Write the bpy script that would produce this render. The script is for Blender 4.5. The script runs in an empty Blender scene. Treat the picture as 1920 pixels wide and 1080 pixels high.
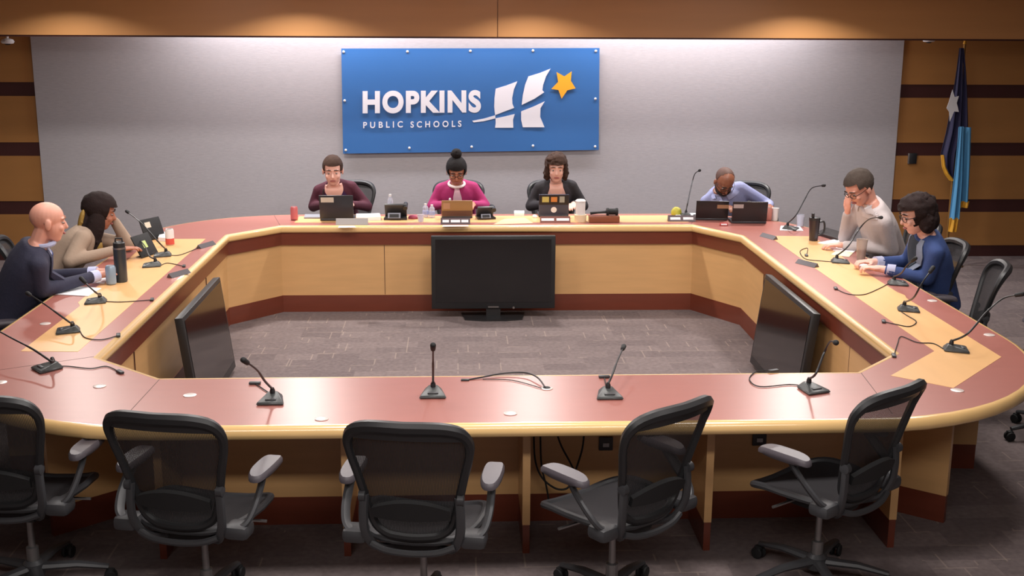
import bpy, bmesh, math, random
from mathutils import Vector, Matrix, noise
from mathutils.bvhtree import BVHTree
R = math.radians
PI = math.pi
random.seed(7)
S = bpy.context.scene
C = S.collection

# ------------------------------------------------------------------ camera
F, PIT, YAW, ROLL, CH = 2200.0, 0.225171, 0.047558, -0.005215, 2.453424
fw = Vector((math.sin(YAW)*math.cos(PIT), math.cos(YAW)*math.cos(PIT), -math.sin(PIT)))
rt = Vector((math.cos(YAW), -math.sin(YAW), 0.0))
dn = fw.cross(rt)                                   # image-down for zero roll
r2 = rt*math.cos(ROLL) + dn*math.sin(ROLL)
d2 = -rt*math.sin(ROLL) + dn*math.cos(ROLL)
cam_data = bpy.data.cameras.new('camera')
cam = bpy.data.objects.new('camera', cam_data); C.objects.link(cam)
M = Matrix((( r2.x, -d2.x, -fw.x, 0), (r2.y, -d2.y, -fw.y, 0), (r2.z, -d2.z, -fw.z, CH), (0, 0, 0, 1)))
cam.matrix_world = M
cam_data.sensor_width = 36.0
cam_data.lens = 36.0*F/1920.0
cam_data.clip_end = 60
S.camera = cam

def ray(u, v): return fw*F + r2*(u-960) + d2*(v-540)
def az(u, v, z=0.7515):                              # point of the photo on a level plane
    d = ray(u, v); t = (z-CH)/d.z; return Vector((0, 0, CH)) + d*t
def ay(u, v, y):
    d = ray(u, v); t = y/d.y; return Vector((0, 0, CH)) + d*t
def ax(u, v, x):
    d = ray(u, v); t = x/d.x; return Vector((0, 0, CH)) + d*t

# ------------------------------------------------------------------ world, lights, exposure
w = bpy.data.worlds.new('world'); S.world = w; w.use_nodes = True
w.node_tree.nodes['Background'].inputs[0].default_value = (1, .96, .93, 1)
w.node_tree.nodes['Background'].inputs[1].default_value = 0.05
S.view_settings.view_transform = 'Standard'; S.view_settings.look = 'None'
S.view_settings.exposure = 0.2; S.view_settings.gamma = 1.0
S.view_settings.use_curve_mapping = False

def area(name, loc, sx, sy, power, col=(1, .93, .86), rot=(0, 0, 0), spread=180):
    L = bpy.data.lights.new(name, 'AREA'); L.shape = 'RECTANGLE'; L.size = sx; L.size_y = sy
    L.energy = power; L.color = col; L.spread = R(spread)
    o = bpy.data.objects.new(name, L); o.location = loc; o.rotation_euler = rot; C.objects.link(o); return o
def spot(name, loc, power, ang=100, col=(1, .92, .84), rot=(0, 0, 0), size=.09, blend=.8):
    L = bpy.data.lights.new(name, 'SPOT'); L.energy = power; L.color = col; L.spot_size = R(ang); L.spot_blend = blend
    L.shadow_soft_size = size
    o = bpy.data.objects.new(name, L); o.location = loc; o.rotation_euler = rot; C.objects.link(o); return o
# ceiling light panels above the ring of desks
for lx in (-1.1, .51, 2.45): area('ceiling_panel_light', (lx, 7.6, 2.90), .75, .75, 30, (1, .95, .91))
area('ceiling_panel_light', (-2.4, 7.6, 2.90), .35, 3.6, 40, (1, .95, .91))
area('ceiling_panel_light', (3.2, 7.6, 2.90), .35, 3.6, 40, (1, .95, .91))
area('ceiling_panel_light', (0.25, 1.5, 2.90), 5.0, .4, 95, (1, .95, .91))
for lx in (-.62, .40, 1.55): area('ceiling_panel_light', (lx, 4.3, 2.90), .42, .42, 23, (1, .95, .91))
for lx, le in ((-3.5, 26), (-1.45, 38), (.68, 30), (3.2, 38)):
    area('downlight', (lx, 10.62, 2.90), .22, .16, le, (1, .95, .90), (R(-16), 0, 0), spread=142)
# wall washer in the slot between fascia and back wall
for lx in (-1.55, 2.45): area('wall_washer_light', (lx, 11.72, 2.86), 2.3, .14, 52, (.97, .96, 1), (R(12), 0, 0))
area('wall_washer_light', (0.5, 11.72, 2.86), 1.6, .14, 24, (.97, .96, 1), (R(12), 0, 0))

# ------------------------------------------------------------------ materials
def srgb(r, g, b):
    f = lambda c: (c/255/12.92 if c/255 <= .04045 else ((c/255+.055)/1.055)**2.4)
    return (f(r), f(g), f(b), 1)
MATS = {}
def mat(name, rgb, rough=.5, metal=0, spec=.5, coat=0, bump=0, bscale=200, vary=0, vscale=8, alpha=1, trans=0, emit=0, vstretch=None):
    if name in MATS: return MATS[name]
    m = bpy.data.materials.new(name); m.use_nodes = True; nt = m.node_tree
    b = nt.nodes['Principled BSDF']; c = srgb(*rgb)
    b.inputs['Base Color'].default_value = c; b.inputs['Roughness'].default_value = rough
    b.inputs['Metallic'].default_value = metal; b.inputs['Specular IOR Level'].default_value = spec
    b.inputs['Coat Weight'].default_value = coat; b.inputs['Coat Roughness'].default_value = .12
    b.inputs['Alpha'].default_value = alpha; b.inputs['Transmission Weight'].default_value = trans
    if emit: b.inputs['Emission Color'].default_value = c; b.inputs['Emission Strength'].default_value = emit
    tc = nt.nodes.new('ShaderNodeTexCoord')
    if vary:
        mp = nt.nodes.new('ShaderNodeMapping'); n = nt.nodes.new('ShaderNodeTexNoise'); n.inputs['Scale'].default_value = vscale
        n.inputs['Detail'].default_value = 5
        if vstretch: mp.inputs['Scale'].default_value = vstretch
        nt.links.new(tc.outputs['Object'], mp.inputs[0]); nt.links.new(mp.outputs[0], n.inputs['Vector'])
        mx = nt.nodes.new('ShaderNodeMix'); mx.data_type = 'RGBA'
        mx.inputs[6].default_value = tuple(min(1, x*(1-vary)) for x in c[:3])+(1,)
        mx.inputs[7].default_value = tuple(min(1, x*(1+vary)) for x in c[:3])+(1,)
        nt.links.new(n.outputs[0], mx.inputs[0]); nt.links.new(mx.outputs[2], b.inputs['Base Color'])
    if bump:
        n2 = nt.nodes.new('ShaderNodeTexNoise'); n2.inputs['Scale'].default_value = bscale
        nt.links.new(tc.outputs['Object'], n2.inputs['Vector'])
        bp = nt.nodes.new('ShaderNodeBump'); bp.inputs['Strength'].default_value = bump; bp.inputs['Distance'].default_value = .004
        nt.links.new(n2.outputs[0], bp.inputs['Height']); nt.links.new(bp.outputs[0], b.inputs['Normal'])
    MATS[name] = m; return m

maple = mat('maple', (214, 168, 114), .36, vary=.10, vscale=3, vstretch=(1, 1, 9), coat=.25)
maple_top = mat('maple_top', (230, 180, 122), .38, vary=.08, vscale=3, vstretch=(5, 1, 5), coat=.2)
maple_edge = mat('maple_edge', (242, 200, 136), .24, spec=.8, vary=.06, vscale=4, coat=.9)
mahog = mat('mahogany', (112, 54, 38), .33, vary=.14, vscale=4, vstretch=(1, 1, 8), coat=.2)
mahog_top = mat('mahogany_top', (164, 100, 90), .34, spec=1.0, vary=.06, vscale=5, vstretch=(1, 4, 1))
wallwood = mat('wall_maple', (160, 112, 62), .42, vary=.13, vscale=1.6, vstretch=(1, 1, 5), coat=.15)
fasciawood = mat('fascia_maple', (186, 134, 84), .40, vary=.12, vscale=1.3, vstretch=(.5, 1, 6), coat=.2)
darkband = mat('dark_reveal', (62, 28, 26), .5)
black = mat('black_plastic', (34, 34, 36), .42)
blackm = mat('black_matte', (26, 26, 28), .7)
charcoal = mat('charcoal_plastic', (58, 58, 61), .45)
armgrey = mat('arm_pad_grey', (84, 78, 84), .42, bump=.1, bscale=30)
steel = mat('steel', (150, 148, 148), .35, metal=.85)
bracket = mat('bracket_grey', (140, 130, 128), .5)
white = mat('white_plastic', (225, 222, 222), .4)
paper = mat('paper', (238, 238, 242), .8)
skin_l = mat('skin_light', (222, 160, 140), .5, vary=.05, vscale=12)
skin_p = mat('skin_pale', (226, 176, 160), .5, vary=.05, vscale=12)
skin_t = mat('skin_tan', (196, 134, 108), .5, vary=.05, vscale=12)
skin_d = mat('skin_brown', (140, 88, 66), .4, vary=.06, vscale=12)
skin_m = mat('skin_medium', (176, 116, 92), .5, vary=.06, vscale=12)

def mesh_mat():
    m = bpy.data.materials.new('chair_mesh_fabric'); m.use_nodes = True; nt = m.node_tree
    b = nt.nodes['Principled BSDF']; b.inputs['Base Color'].default_value = srgb(34, 32, 34); b.inputs['Roughness'].default_value = .6
    tr = nt.nodes.new('ShaderNodeBsdfTransparent'); mx = nt.nodes.new('ShaderNodeMixShader')
    tc = nt.nodes.new('ShaderNodeTexCoord'); wv = nt.nodes.new('ShaderNodeTexWave'); wv.inputs['Scale'].default_value = 55
    wv.bands_direction = 'X'
    nt.links.new(tc.outputs['Object'], wv.inputs['Vector'])
    mr = nt.nodes.new('ShaderNodeMapRange'); mr.inputs[3].default_value = .70; mr.inputs[4].default_value = .98
    nt.links.new(wv.outputs['Fac'], mr.inputs[0]); nt.links.new(mr.outputs[0], mx.inputs[0])
    nt.links.new(tr.outputs[0], mx.inputs[1]); nt.links.new(b.outputs[0], mx.inputs[2])
    nt.links.new(mx.outputs[0], nt.nodes['Material Output'].inputs[0]); return m
meshfab = mesh_mat()

def carpet_mat():
    m = bpy.data.materials.new('carpet_tiles'); m.use_nodes = True; nt = m.node_tree; N = nt.nodes.new; Lk = nt.links.new
    b = nt.nodes['Principled BSDF']; b.inputs['Roughness'].default_value = .95; b.inputs['Specular IOR Level'].default_value = .1
    tc = N('ShaderNodeTexCoord')
    br = N('ShaderNodeTexBrick'); br.inputs['Scale'].default_value = 1.0; br.inputs['Brick Width'].default_value = .31
    br.inputs['Row Height'].default_value = .155; br.inputs['Mortar Size'].default_value = .0
    br.inputs['Color1'].default_value = srgb(108, 97, 97); br.inputs['Color2'].default_value = srgb(122, 110, 109)
    br.offset = .37; br.offset_frequency = 3
    Lk(tc.outputs['Object'], br.inputs['Vector'])
    n1 = N('ShaderNodeTexNoise'); n1.inputs['Scale'].default_value = 30; n1.inputs['Detail'].default_value = 6
    Lk(tc.outputs['Object'], n1.inputs['Vector'])
    mx = N('ShaderNodeMix'); mx.data_type = 'RGBA'; mx.blend_type = 'OVERLAY'; mx.inputs[0].default_value = .35
    Lk(br.outputs[0], mx.inputs[6]); Lk(n1.outputs[0], mx.inputs[7])
    # thin pale yarn dashes along a few seams, two directions
    last = mx.outputs[2]
    for wdt, hgt, th in ((.61, .155, .0045), (.155, .61, .0045)):
        b2 = N('ShaderNodeTexBrick'); b2.inputs['Scale'].default_value = 1; b2.inputs['Brick Width'].default_value = wdt
        b2.inputs['Row Height'].default_value = hgt; b2.inputs['Mortar Size'].default_value = th; b2.offset = .5
        b2.inputs['Color1'].default_value = (0, 0, 0, 1); b2.inputs['Color2'].default_value = (0, 0, 0, 1); b2.inputs['Mortar'].default_value = (1, 1, 1, 1)
        Lk(tc.outputs['Object'], b2.inputs['Vector'])
        n2 = N('ShaderNodeTexNoise'); n2.inputs['Scale'].default_value = 3.7; n2.inputs['Detail'].default_value = 0
        mp = N('ShaderNodeMapping'); mp.inputs['Location'].default_value = (wdt*7, hgt*5, 0); Lk(tc.outputs['Object'], mp.inputs[0]); Lk(mp.outputs[0], n2.inputs['Vector'])
        gt = N('ShaderNodeMath'); gt.operation = 'GREATER_THAN'; gt.inputs[1].default_value = .62; Lk(n2.outputs[0], gt.inputs[0])
        ml = N('ShaderNodeMath'); ml.operation = 'MULTIPLY'; Lk(gt.outputs[0], ml.inputs[0]); Lk(b2.outputs[0], ml.inputs[1])
        m3 = N('ShaderNodeMath'); m3.operation = 'MULTIPLY'; m3.inputs[1].default_value = .38; Lk(ml.outputs[0], m3.inputs[0])
        mm = N('ShaderNodeMix'); mm.data_type = 'RGBA'; Lk(m3.outputs[0], mm.inputs[0]); Lk(last, mm.inputs[6]); mm.inputs[7].default_value = srgb(168, 152, 140)
        last = mm.outputs[2]
    Lk(last, b.inputs['Base Color'])
    bp = N('ShaderNodeBump'); bp.inputs['Strength'].default_value = .4; bp.inputs['Distance'].default_value = .004
    n3 = N('ShaderNodeTexNoise'); n3.inputs['Scale'].default_value = 260; Lk(tc.outputs['Object'], n3.inputs['Vector']); Lk(n3.outputs[0], bp.inputs['Height']); Lk(bp.outputs[0], b.inputs['Normal'])
    return m
carpet = carpet_mat()

def vinyl_mat():
    m = bpy.data.materials.new('grey_woven_wallcovering'); m.use_nodes = True; nt = m.node_tree; N = nt.nodes.new; Lk = nt.links.new
    b = nt.nodes['Principled BSDF']; b.inputs['Roughness'].default_value = .55
    tc = N('ShaderNodeTexCoord'); mp = N('ShaderNodeMapping'); mp.inputs['Scale'].default_value = (1, 1, 7)
    n = N('ShaderNodeTexNoise'); n.inputs['Scale'].default_value = 14; n.inputs['Detail'].default_value = 8; n.inputs['Roughness'].default_value = .7
    Lk(tc.outputs['Object'], mp.inputs[0]); Lk(mp.outputs[0], n.inputs['Vector'])
    mx = N('ShaderNodeMix'); mx.data_type = 'RGBA'; mx.inputs[6].default_value = srgb(150, 146, 150); mx.inputs[7].default_value = srgb(182, 178, 182)
    Lk(n.outputs[0], mx.inputs[0]); Lk(mx.outputs[2], b.inputs['Base Color'])
    bp = N('ShaderNodeBump'); bp.inputs['Strength'].default_value = .25; bp.inputs['Distance'].default_value = .003
    Lk(n.outputs[0], bp.inputs['Height']); Lk(bp.outputs[0], b.inputs['Normal'])
    return m
vinyl = vinyl_mat()

# ------------------------------------------------------------------ mesh building
class MB:
    def __init__(s): s.v = []; s.f = []
    def add(s, vs, fs):
        n = len(s.v); s.v += [Vector(v) for v in vs]; s.f += [tuple(i+n for i in f) for f in fs]; return s
    def box(s, c, d, m=None, bev=0):
        x, y, z = [q/2 for q in d]; c = Vector(c)
        if bev:
            bm = bmesh.new(); bmesh.ops.create_cube(bm, size=1)
            for v in bm.verts: v.co = Vector((v.co.x*d[0], v.co.y*d[1], v.co.z*d[2]))
            bmesh.ops.bevel(bm, geom=bm.edges[:], offset=bev, segments=2, affect='EDGES', profile=.5)
            bm.verts.ensure_lookup_table(); vs = [v.co.copy() for v in bm.verts]; fs = [[v.index for v in f.verts] for f in bm.faces]; bm.free()
        else:
            vs = [Vector(p) for p in ((-x,-y,-z),(x,-y,-z),(x,y,-z),(-x,y,-z),(-x,-y,z),(x,-y,z),(x,y,z),(-x,y,z))]
            fs = [(0,3,2,1),(4,5,6,7),(0,1,5,4),(1,2,6,5),(2,3,7,6),(3,0,4,7)]
        if m: vs = [m @ v for v in vs]
        return s.add([v+c for v in vs], fs)
    def prism(s, poly, z0, z1):
        n = len(poly); vs = [(p[0], p[1], z0) for p in poly]+[(p[0], p[1], z1) for p in poly]
        a = sum(poly[i][0]*poly[(i+1) % n][1]-poly[(i+1) % n][0]*poly[i][1] for i in range(n))
        idx = list(range(n)) if a > 0 else list(range(n))[::-1]
        fs = [tuple(i+n for i in idx), tuple(idx[::-1])]+[(idx[k], idx[(k+1) % n], idx[(k+1) % n]+n, idx[k]+n) for k in range(n)]
        return s.add(vs, fs)
    def tube(s, pts, r, seg=8, flat=1.0, up=None, cap=True):
        pts = [Vector(p) for p in pts]; n = len(pts); rs = r if isinstance(r, (list, tuple)) else [r]*n
        rings = []; prev = None
        for i, p in enumerate(pts):
            t = (pts[min(i+1, n-1)]-pts[max(i-1, 0)]).normalized()
            if prev is None:
                a = Vector(up) if up else (Vector((0, 0, 1)) if abs(t.z) < .9 else Vector((0, 1, 0)))
            else: a = prev
            a = (a-t*a.dot(t)).normalized(); b = t.cross(a); prev = a
            rings.append([p+(a*math.cos(2*PI*k/seg)*flat+b*math.sin(2*PI*k/seg))*rs[i] for k in range(seg)])
        vs = [v for rr in rings for v in rr]; fs = []
        for i in range(n-1):
            for k in range(seg): fs.append((i*seg+k, i*seg+(k+1) % seg, (i+1)*seg+(k+1) % seg, (i+1)*seg+k))
        if cap: fs.append(tuple(range(seg))[::-1]); fs.append(tuple((n-1)*seg+k for k in range(seg)))
        return s.add(vs, fs)
    def ring(s, pts, r, seg=8):                       # closed tube
        pts = [Vector(p) for p in pts]; n = len(pts); rs = r if isinstance(r, (list, tuple)) else [r]*n
        cen = sum(pts, Vector())/n; vs = []; fs = []
        for i, p in enumerate(pts):
            t = (pts[(i+1) % n]-pts[i-1]).normalized(); a = (p-cen); a = (a-t*a.dot(t)).normalized(); b = t.cross(a)
            vs += [p+(a*math.cos(2*PI*k/seg)+b*math.sin(2*PI*k/seg))*rs[i] for k in range(seg)]
        for i in range(n):
            j = (i+1) % n
            for k in range(seg): fs.append((i*seg+k, i*seg+(k+1) % seg, j*seg+(k+1) % seg, j*seg+k))
        return s.add(vs, fs)
    def lathe(s, prof, c=(0, 0, 0), seg=20, m=None):
        c = Vector(c); vs = []; fs = []; n = len(prof)
        for r, z in prof:
            for k in range(seg):
                v = Vector((max(r, 1e-5)*math.cos(2*PI*k/seg), max(r, 1e-5)*math.sin(2*PI*k/seg), z)); vs.append((m @ v if m else v)+c)
        for i in range(n-1):
            for k in range(seg): fs.append((i*seg+k, i*seg+(k+1) % seg, (i+1)*seg+(k+1) % seg, (i+1)*seg+k))
        fs.append(tuple(range(seg))[::-1]); fs.append(tuple((n-1)*seg+k for k in range(seg)))
        return s.add(vs, fs)
    def ell(s, c, r, m=None, su=24, sv=16):
        c = Vector(c); vs = [(0, 0, 1)]
        for i in range(1, sv):
            a = PI*i/sv
            for k in range(su): vs.append((math.sin(a)*math.cos(2*PI*k/su), math.sin(a)*math.sin(2*PI*k/su), math.cos(a)))
        vs.append((0, 0, -1)); fs = [(0, 1+k, 1+(k+1) % su) for k in range(su)]
        for i in range(sv-2):
            for k in range(su): a = 1+i*su; fs.append((a+k, a+su+k, a+su+(k+1) % su, a+(k+1) % su))
        a = 1+(sv-2)*su; e = len(vs)-1; fs += [(a+k, e, a+(k+1) % su) for k in range(su)]
        vs = [Vector((v[0]*r[0], v[1]*r[1], v[2]*r[2])) for v in vs]
        return s.add([(m @ v if m else v)+c for v in vs], fs)
    def cap(s, p0, p1, r0, r1, seg=10):               # tapered capsule
        p0 = Vector(p0); p1 = Vector(p1); t = p1-p0; L = t.length
        if L < 1e-6: return s.ell(p0, (r0,)*3)
        q = t.to_track_quat('Z', 'Y').to_matrix(); prof = []
        for i in range(5): a = -PI/2+PI/2*i/4; prof.append((r0*math.cos(a), r0*math.sin(a)))
        for i in range(5): a = PI/2*i/4; prof.append((r1*math.cos(a), L+r1*math.sin(a)))
        return s.lathe(prof, p0, seg, q)
    def grid(s, fn, nu, nv):
        vs = [fn(i/(nu-1), j/(nv-1)) for j in range(nv) for i in range(nu)]
        return s.add(vs, [(j*nu+i, j*nu+i+1, (j+1)*nu+i+1, (j+1)*nu+i) for j in range(nv-1) for i in range(nu-1)])
    def build(s, name, material, parent=None, smooth=True, solid=0, remesh=0, relax=0, label=None, kind=None, sub=0):
        me = bpy.data.meshes.new(name); me.from_pydata([tuple(v) for v in s.v], [], s.f); me.update()
        if not remesh:
            bm = bmesh.new(); bm.from_mesh(me)
            if not solid: bmesh.ops.recalc_face_normals(bm, faces=bm.faces)
            bm.to_mesh(me); bm.free()
        me.materials.append(material)
        o = bpy.data.objects.new(name, me); C.objects.link(o)
        if remesh or solid or sub:
            if remesh:
                mo = o.modifiers.new('r', 'REMESH'); mo.mode = 'VOXEL'; mo.voxel_size = remesh; mo.adaptivity = 0
            if relax: mo = o.modifiers.new('s', 'SMOOTH'); mo.factor = .5; mo.iterations = relax
            if solid: mo = o.modifiers.new('t', 'SOLIDIFY'); mo.thickness = solid; mo.offset = 0
            if sub: mo = o.modifiers.new('u', 'SUBSURF'); mo.levels = sub; mo.render_levels = sub
            dg = bpy.context.evaluated_depsgraph_get(); m2 = bpy.data.meshes.new_from_object(o.evaluated_get(dg))
            m2.name = name; o.modifiers.clear(); o.data = m2; bpy.data.meshes.remove(me); me = m2
            if not me.materials: me.materials.append(material)
            me.materials[0] = material
        if smooth:
            me.polygons.foreach_set('use_smooth', [True]*len(me.polygons))
            if not remesh and hasattr(me, 'set_sharp_from_angle'): me.set_sharp_from_angle(angle=R(38))
        else: me.polygons.foreach_set('use_smooth', [False]*len(me.polygons))
        if parent is not None: o.parent = parent
        if label: o['label'] = label
        if kind: o['kind'] = kind
        return o

def tag(o, label, cat, group=None):
    o['label'] = label; o['category'] = cat
    if group: o['group'] = group
    return o
def thing(name, label, cat, loc=(0, 0, 0), rz=0, group=None):
    o = bpy.data.objects.new(name, None); C.objects.link(o); o.empty_display_size = .1
    o.location = loc; o.rotation_euler = (0, 0, rz); return tag(o, label, cat, group)
def struct(mb, name, m, **k):
    o = mb.build(name, m, smooth=False, **k); o['kind'] = 'structure'; return o
def kids(o): return [c for c in o.children]
def dup(root, loc, rz, label, group=None):
    r = root.copy(); C.objects.link(r); r.location = loc; r.rotation_euler = (0, 0, rz); r['label'] = label
    if group: r['group'] = group
    def rec(a, b):
        for ch in list(a.children):
            c = ch.copy(); C.objects.link(c); c.parent = b; rec(ch, c)
    for ch in list(root.children):
        c = ch.copy(); C.objects.link(c); c.parent = r; rec(ch, c)
    return r

# ------------------------------------------------------------------ room
XL, XR, Y0, YB, ZC = -6.5, 8.0, -1.6, 12.1, 2.95
struct(MB().box(((XL+XR)/2, (Y0+YB)/2, -.05), (XR-XL, YB-Y0+.4, .1)), 'floor', carpet)
ceil_m = mat('ceiling_white', (196, 192, 188), .8)
wallpaint = mat('wall_paint', (150, 138, 128), .8)
struct(MB().box(((XL+XR)/2, (Y0+YB)/2, ZC+.05), (XR-XL, YB-Y0+.4, .1)), 'ceiling', ceil_m)
struct(MB().box((XL-.05, (Y0+YB)/2, ZC/2), (.1, YB-Y0, ZC)), 'wall_left', wallpaint)
struct(MB().box((XR+.05, (Y0+YB)/2, ZC/2), (.1, YB-Y0, ZC)), 'wall_right', wallpaint)
struct(MB().box(((XL+XR)/2, Y0-.05, ZC/2), (XR-XL, .1, ZC)), 'wall_front', wallpaint)
GL, GR = -4.21, 4.585
# back wall: grey covering between two wood-panelled wings, each wing with dark reveals
struct(MB().box(((GL+GR)/2, YB+.04, ZC/2), (GR-GL, .12, ZC)), 'wall_back', vinyl)
bands = [(1.816, .137), (1.2157, .137), (.617, .137)]
def wing(name, x0, x1, n):
    mb = MB(); zs = [0.12]
    for zt, h in sorted(bands): zs += [zt-h, zt]
    zs.append(ZC)
    for a, b in zip(zs[0::2], zs[1::2]): mb.box(((x0+x1)/2, YB+.05, (a+b)/2), (x1-x0, .10, b-a))
    struct(mb, name, wallwood)
    for k, (zt, h) in enumerate(bands):
        struct(MB().box(((x0+x1)/2, YB+.058, zt-h/2), (x1-x0, .10, h)), 'trim_%d' % (n+k), darkband)
wing('wall_back_left', XL, GL, 1); wing('wall_back_right', GR, XR, 4)
struct(MB().box(((XL+GL)/2, YB+.055, .06), (GL-XL, .10, .12)), 'baseboard_back_left', darkband)
struct(MB().box(((XR+GR)/2, YB+.055, .06), (XR-GR, .10, .12)), 'baseboard_back_right', darkband)
# fascia across the room in front of the wall-wash slot
mb = MB(); seam = ay(933, 30, 11.2).x; zb = 2.292
mb.box(((XL+seam-.004)/2, 11.23, (zb+ZC)/2), (seam-.004-XL, .06, ZC-zb)); mb.box(((XR+seam+.004)/2, 11.23, (zb+ZC)/2), (XR-seam-.004, .06, ZC-zb))
mb.box((seam, 11.243, (zb+ZC)/2), (.012, .034, ZC-zb))
struct(mb, 'trim_7', fasciawood)
struct(MB().box(((XL+XR)/2, 11.235, zb-.008), (XR-XL, .055, .016)), 'trim_8', darkband)
# small round ceiling units at both ends of the slot
for n, (u, v) in enumerate(((14, 74), (1742, 71))):
    p = ay(u, v, 11.6)
    t = thing('ceiling_camera', ['white round ceiling unit at the left end of the fascia', 'white round ceiling unit at the right end of the fascia beside the flag'][n], 'ceiling unit', (p.x, p.y, p.z-.02))
    MB().lathe([(.0, -.02), (.05, -.018), (.062, 0), (.05, .02), (.02, .03)], seg=20).build('housing', white, t)
    MB().lathe([(.0, -.032), (.022, -.028), (.03, -.018)], seg=16).build('lens', blackm, t)
    MB().tube([(0, 0, .03), (0, 0, ZC-p.z+.02)], .012).build('stem', white, t)

# small wall control on right wing
p = ay(1711, 297, YB)
t = thing('wall_control', 'small dark wall control with silver edge on the right wood panelling', 'switch', (p.x, YB, p.z))
MB().box((0, -.012, 0), (.075, .022, .11), bev=.004).build('plate', black, t)
MB().box((-.045, -.012, 0), (.016, .024, .11), bev=.003).build('side_strip', steel, t)

# ------------------------------------------------------------------ banner
BY = YB-.055
def bp(u, v): return ay(620+u/3.6923, 70+v/3.6923, BY)   # a point of the sign seen in the photo
t = thing('banner', 'blue rectangular vinyl banner with white lettering, sail shaped H and gold star on grey wall', 'banner', (0, 0, 0))
blue = mat('banner_blue', (50, 104, 168), .42, vary=.04, vscale=2)
c0, c1, c2, c3 = ay(640, 91, BY), ay(1124, 90, BY), ay(1122.5, 281, BY), ay(643.5, 288, BY)
mb = MB()
def bq(a, b):
    top = c0.lerp(c1, a); bot = c3.lerp(c2, a); q = top.lerp(bot, b)
    return Vector((q.x, BY+.006*math.sin(a*9)*math.sin(b*PI)-.001, q.z))
mb.grid(bq, 33, 13); mb.build('panel', blue, t, solid=.012)
bwhite = mat('banner_white', (232, 232, 240), .5); gold = mat('banner_gold', (240, 168, 40), .5)
def decal(polys, name, m, off=.011, h=.003):
    mb = MB()
    for po in polys:
        pts = [bp(*q) for q in po]; n = len(pts); a = [Vector((q.x, BY-off, q.z)) for q in pts]; b = [Vector((q.x, BY-off-h, q.z)) for q in pts]
        mb.add(a+b, [tuple(range(n)), tuple(range(n, 2*n))[::-1]]+[(i, (i+1) % n, (i+1) % n+n, i+n) for i in range(n)])
    return mb.build(name, m, t, smooth=False)
decal([[(1142,355),(1215,333),(1292,304),(1268,360),(1256,420),(1258,460),(1270,488),(1205,512),(1138,538),(1132,480),(1134,420)],
       [(1141,560),(1205,547),(1274,530),(1262,570),(1264,625),(1138,625),(1142,590)],
       [(980,577),(1060,562),(1139,539),(1140,560),(1060,580),(990,588)],
       [(1368,270),(1450,245),(1522,216),(1490,270),(1470,330),(1465,365),(1478,380),(1410,425),(1322,468),(1330,400),(1345,330)],
       [(1318,512),(1400,480),(1482,442),(1452,490),(1450,550),(1480,622),(1330,622),(1318,570)]], 'sail_emblem', bwhite)
decal([[(1563,240),(1617,270),(1668,235),(1662,300),(1695,353),(1638,366),(1598,425),(1576,364),(1527,357),(1574,308)]], 'star', gold)
def text(name, s, u0, u1, v0, v1, m, thick=.02, space=1.0):
    cu = bpy.data.curves.new(name, 'FONT'); cu.body = s; cu.offset = thick; cu.space_character = space; cu.extrude = .0
    o = bpy.data.objects.new(name, cu); C.objects.link(o); dg = bpy.context.evaluated_depsgraph_get(); dg.update()
    me = bpy.data.meshes.new_from_object(o.evaluated_get(dg)); bpy.data.objects.remove(o)
    xs = [v.co.x for v in me.vertices]; ys = [v.co.y for v in me.vertices]
    a, b, c, d = min(xs), max(xs), min(ys), max(ys)
    for v in me.vertices:
        fx = (v.co.x-a)/(b-a); fy = (v.co.y-c)/(d-c)
        q = bp(u0+(u1-u0)*fx, v1+(v0-v1)*fy-6*fx); v.co = (q.x, BY-.013, q.z)
    me.materials.clear(); me.materials.append(m); ob = bpy.data.objects.new(name, me); C.objects.link(ob); ob.parent = t
    bm = bmesh.new(); bm.from_mesh(me)
    r = bmesh.ops.extrude_face_region(bm, geom=bm.faces[:]); bmesh.ops.translate(bm, verts=[e for e in r['geom'] if isinstance(e, bmesh.types.BMVert)], vec=(0, -.002, 0))
    bmesh.ops.recalc_face_normals(bm, faces=bm.faces); bm.to_mesh(me); bm.free(); me.polygons.foreach_set('use_smooth', [False]*len(me.polygons)); me.update(); return ob
text('district_name', 'HOPKINS', 222, 1040, 370, 527, bwhite, .048, 1.14)
text('subtitle', 'PUBLIC', 226, 500, 585, 629, bwhite, .022, 1.7); text('subtitle', 'SCHOOLS', 553, 905, 581, 625, bwhite, .022, 1.7)
for q in ((90,100),(532,98),(967,94),(1400,92),(1835,94),(97,438),(1832,425),(105,780),(545,765),(976,757),(1400,750),(1830,755)):
    p = bp(*q); MB().lathe([(.0, 0), (.013, 0), (.013, .004), (.006, .009), (0, .009)], (p.x, BY-.008, p.z), 12, Matrix.Rotation(R(90), 3, 'X')).build('eyelet', white, t)

# ------------------------------------------------------------------ flag
t = thing('flag', 'navy and light blue flag with white star and gold fringe on a pole', 'flag', (0, 0, 0))
FY = 11.62
navy = mat('flag_navy', (34, 32, 66), .7); lblue = mat('flag_light_blue', (78, 142, 186), .7); fgold = mat('flag_gold', (206, 150, 40), .6)
def sheet(rows, name, m, folds=3, amp=.03, dy=0, th=.004):
    def fn(a, b):
        k = b*(len(rows)-1); i = min(int(k), len(rows)-2); f = k-i; y = rows[i][0]*(1-f)+rows[i+1][0]*f
        l = rows[i][1]*(1-f)+rows[i+1][1]*f; r_ = rows[i][2]*(1-f)+rows[i+1][2]*f
        q = ay(l+(r_-l)*a, y, FY); return Vector((q.x, FY+dy+amp*min(1, .25+b)*math.sin(a*folds*2*PI+b), q.z))
    return MB().grid(fn, 41, 24).build(name, m, t, solid=th)
sheet([(90,1799,1807),(130,1794,1811),(180,1787,1814),(243,1776,1816),(290,1765,1806),(315,1767,1800),(334,1781,1788)], 'navy_field', navy, 3, .03, 0)
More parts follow.
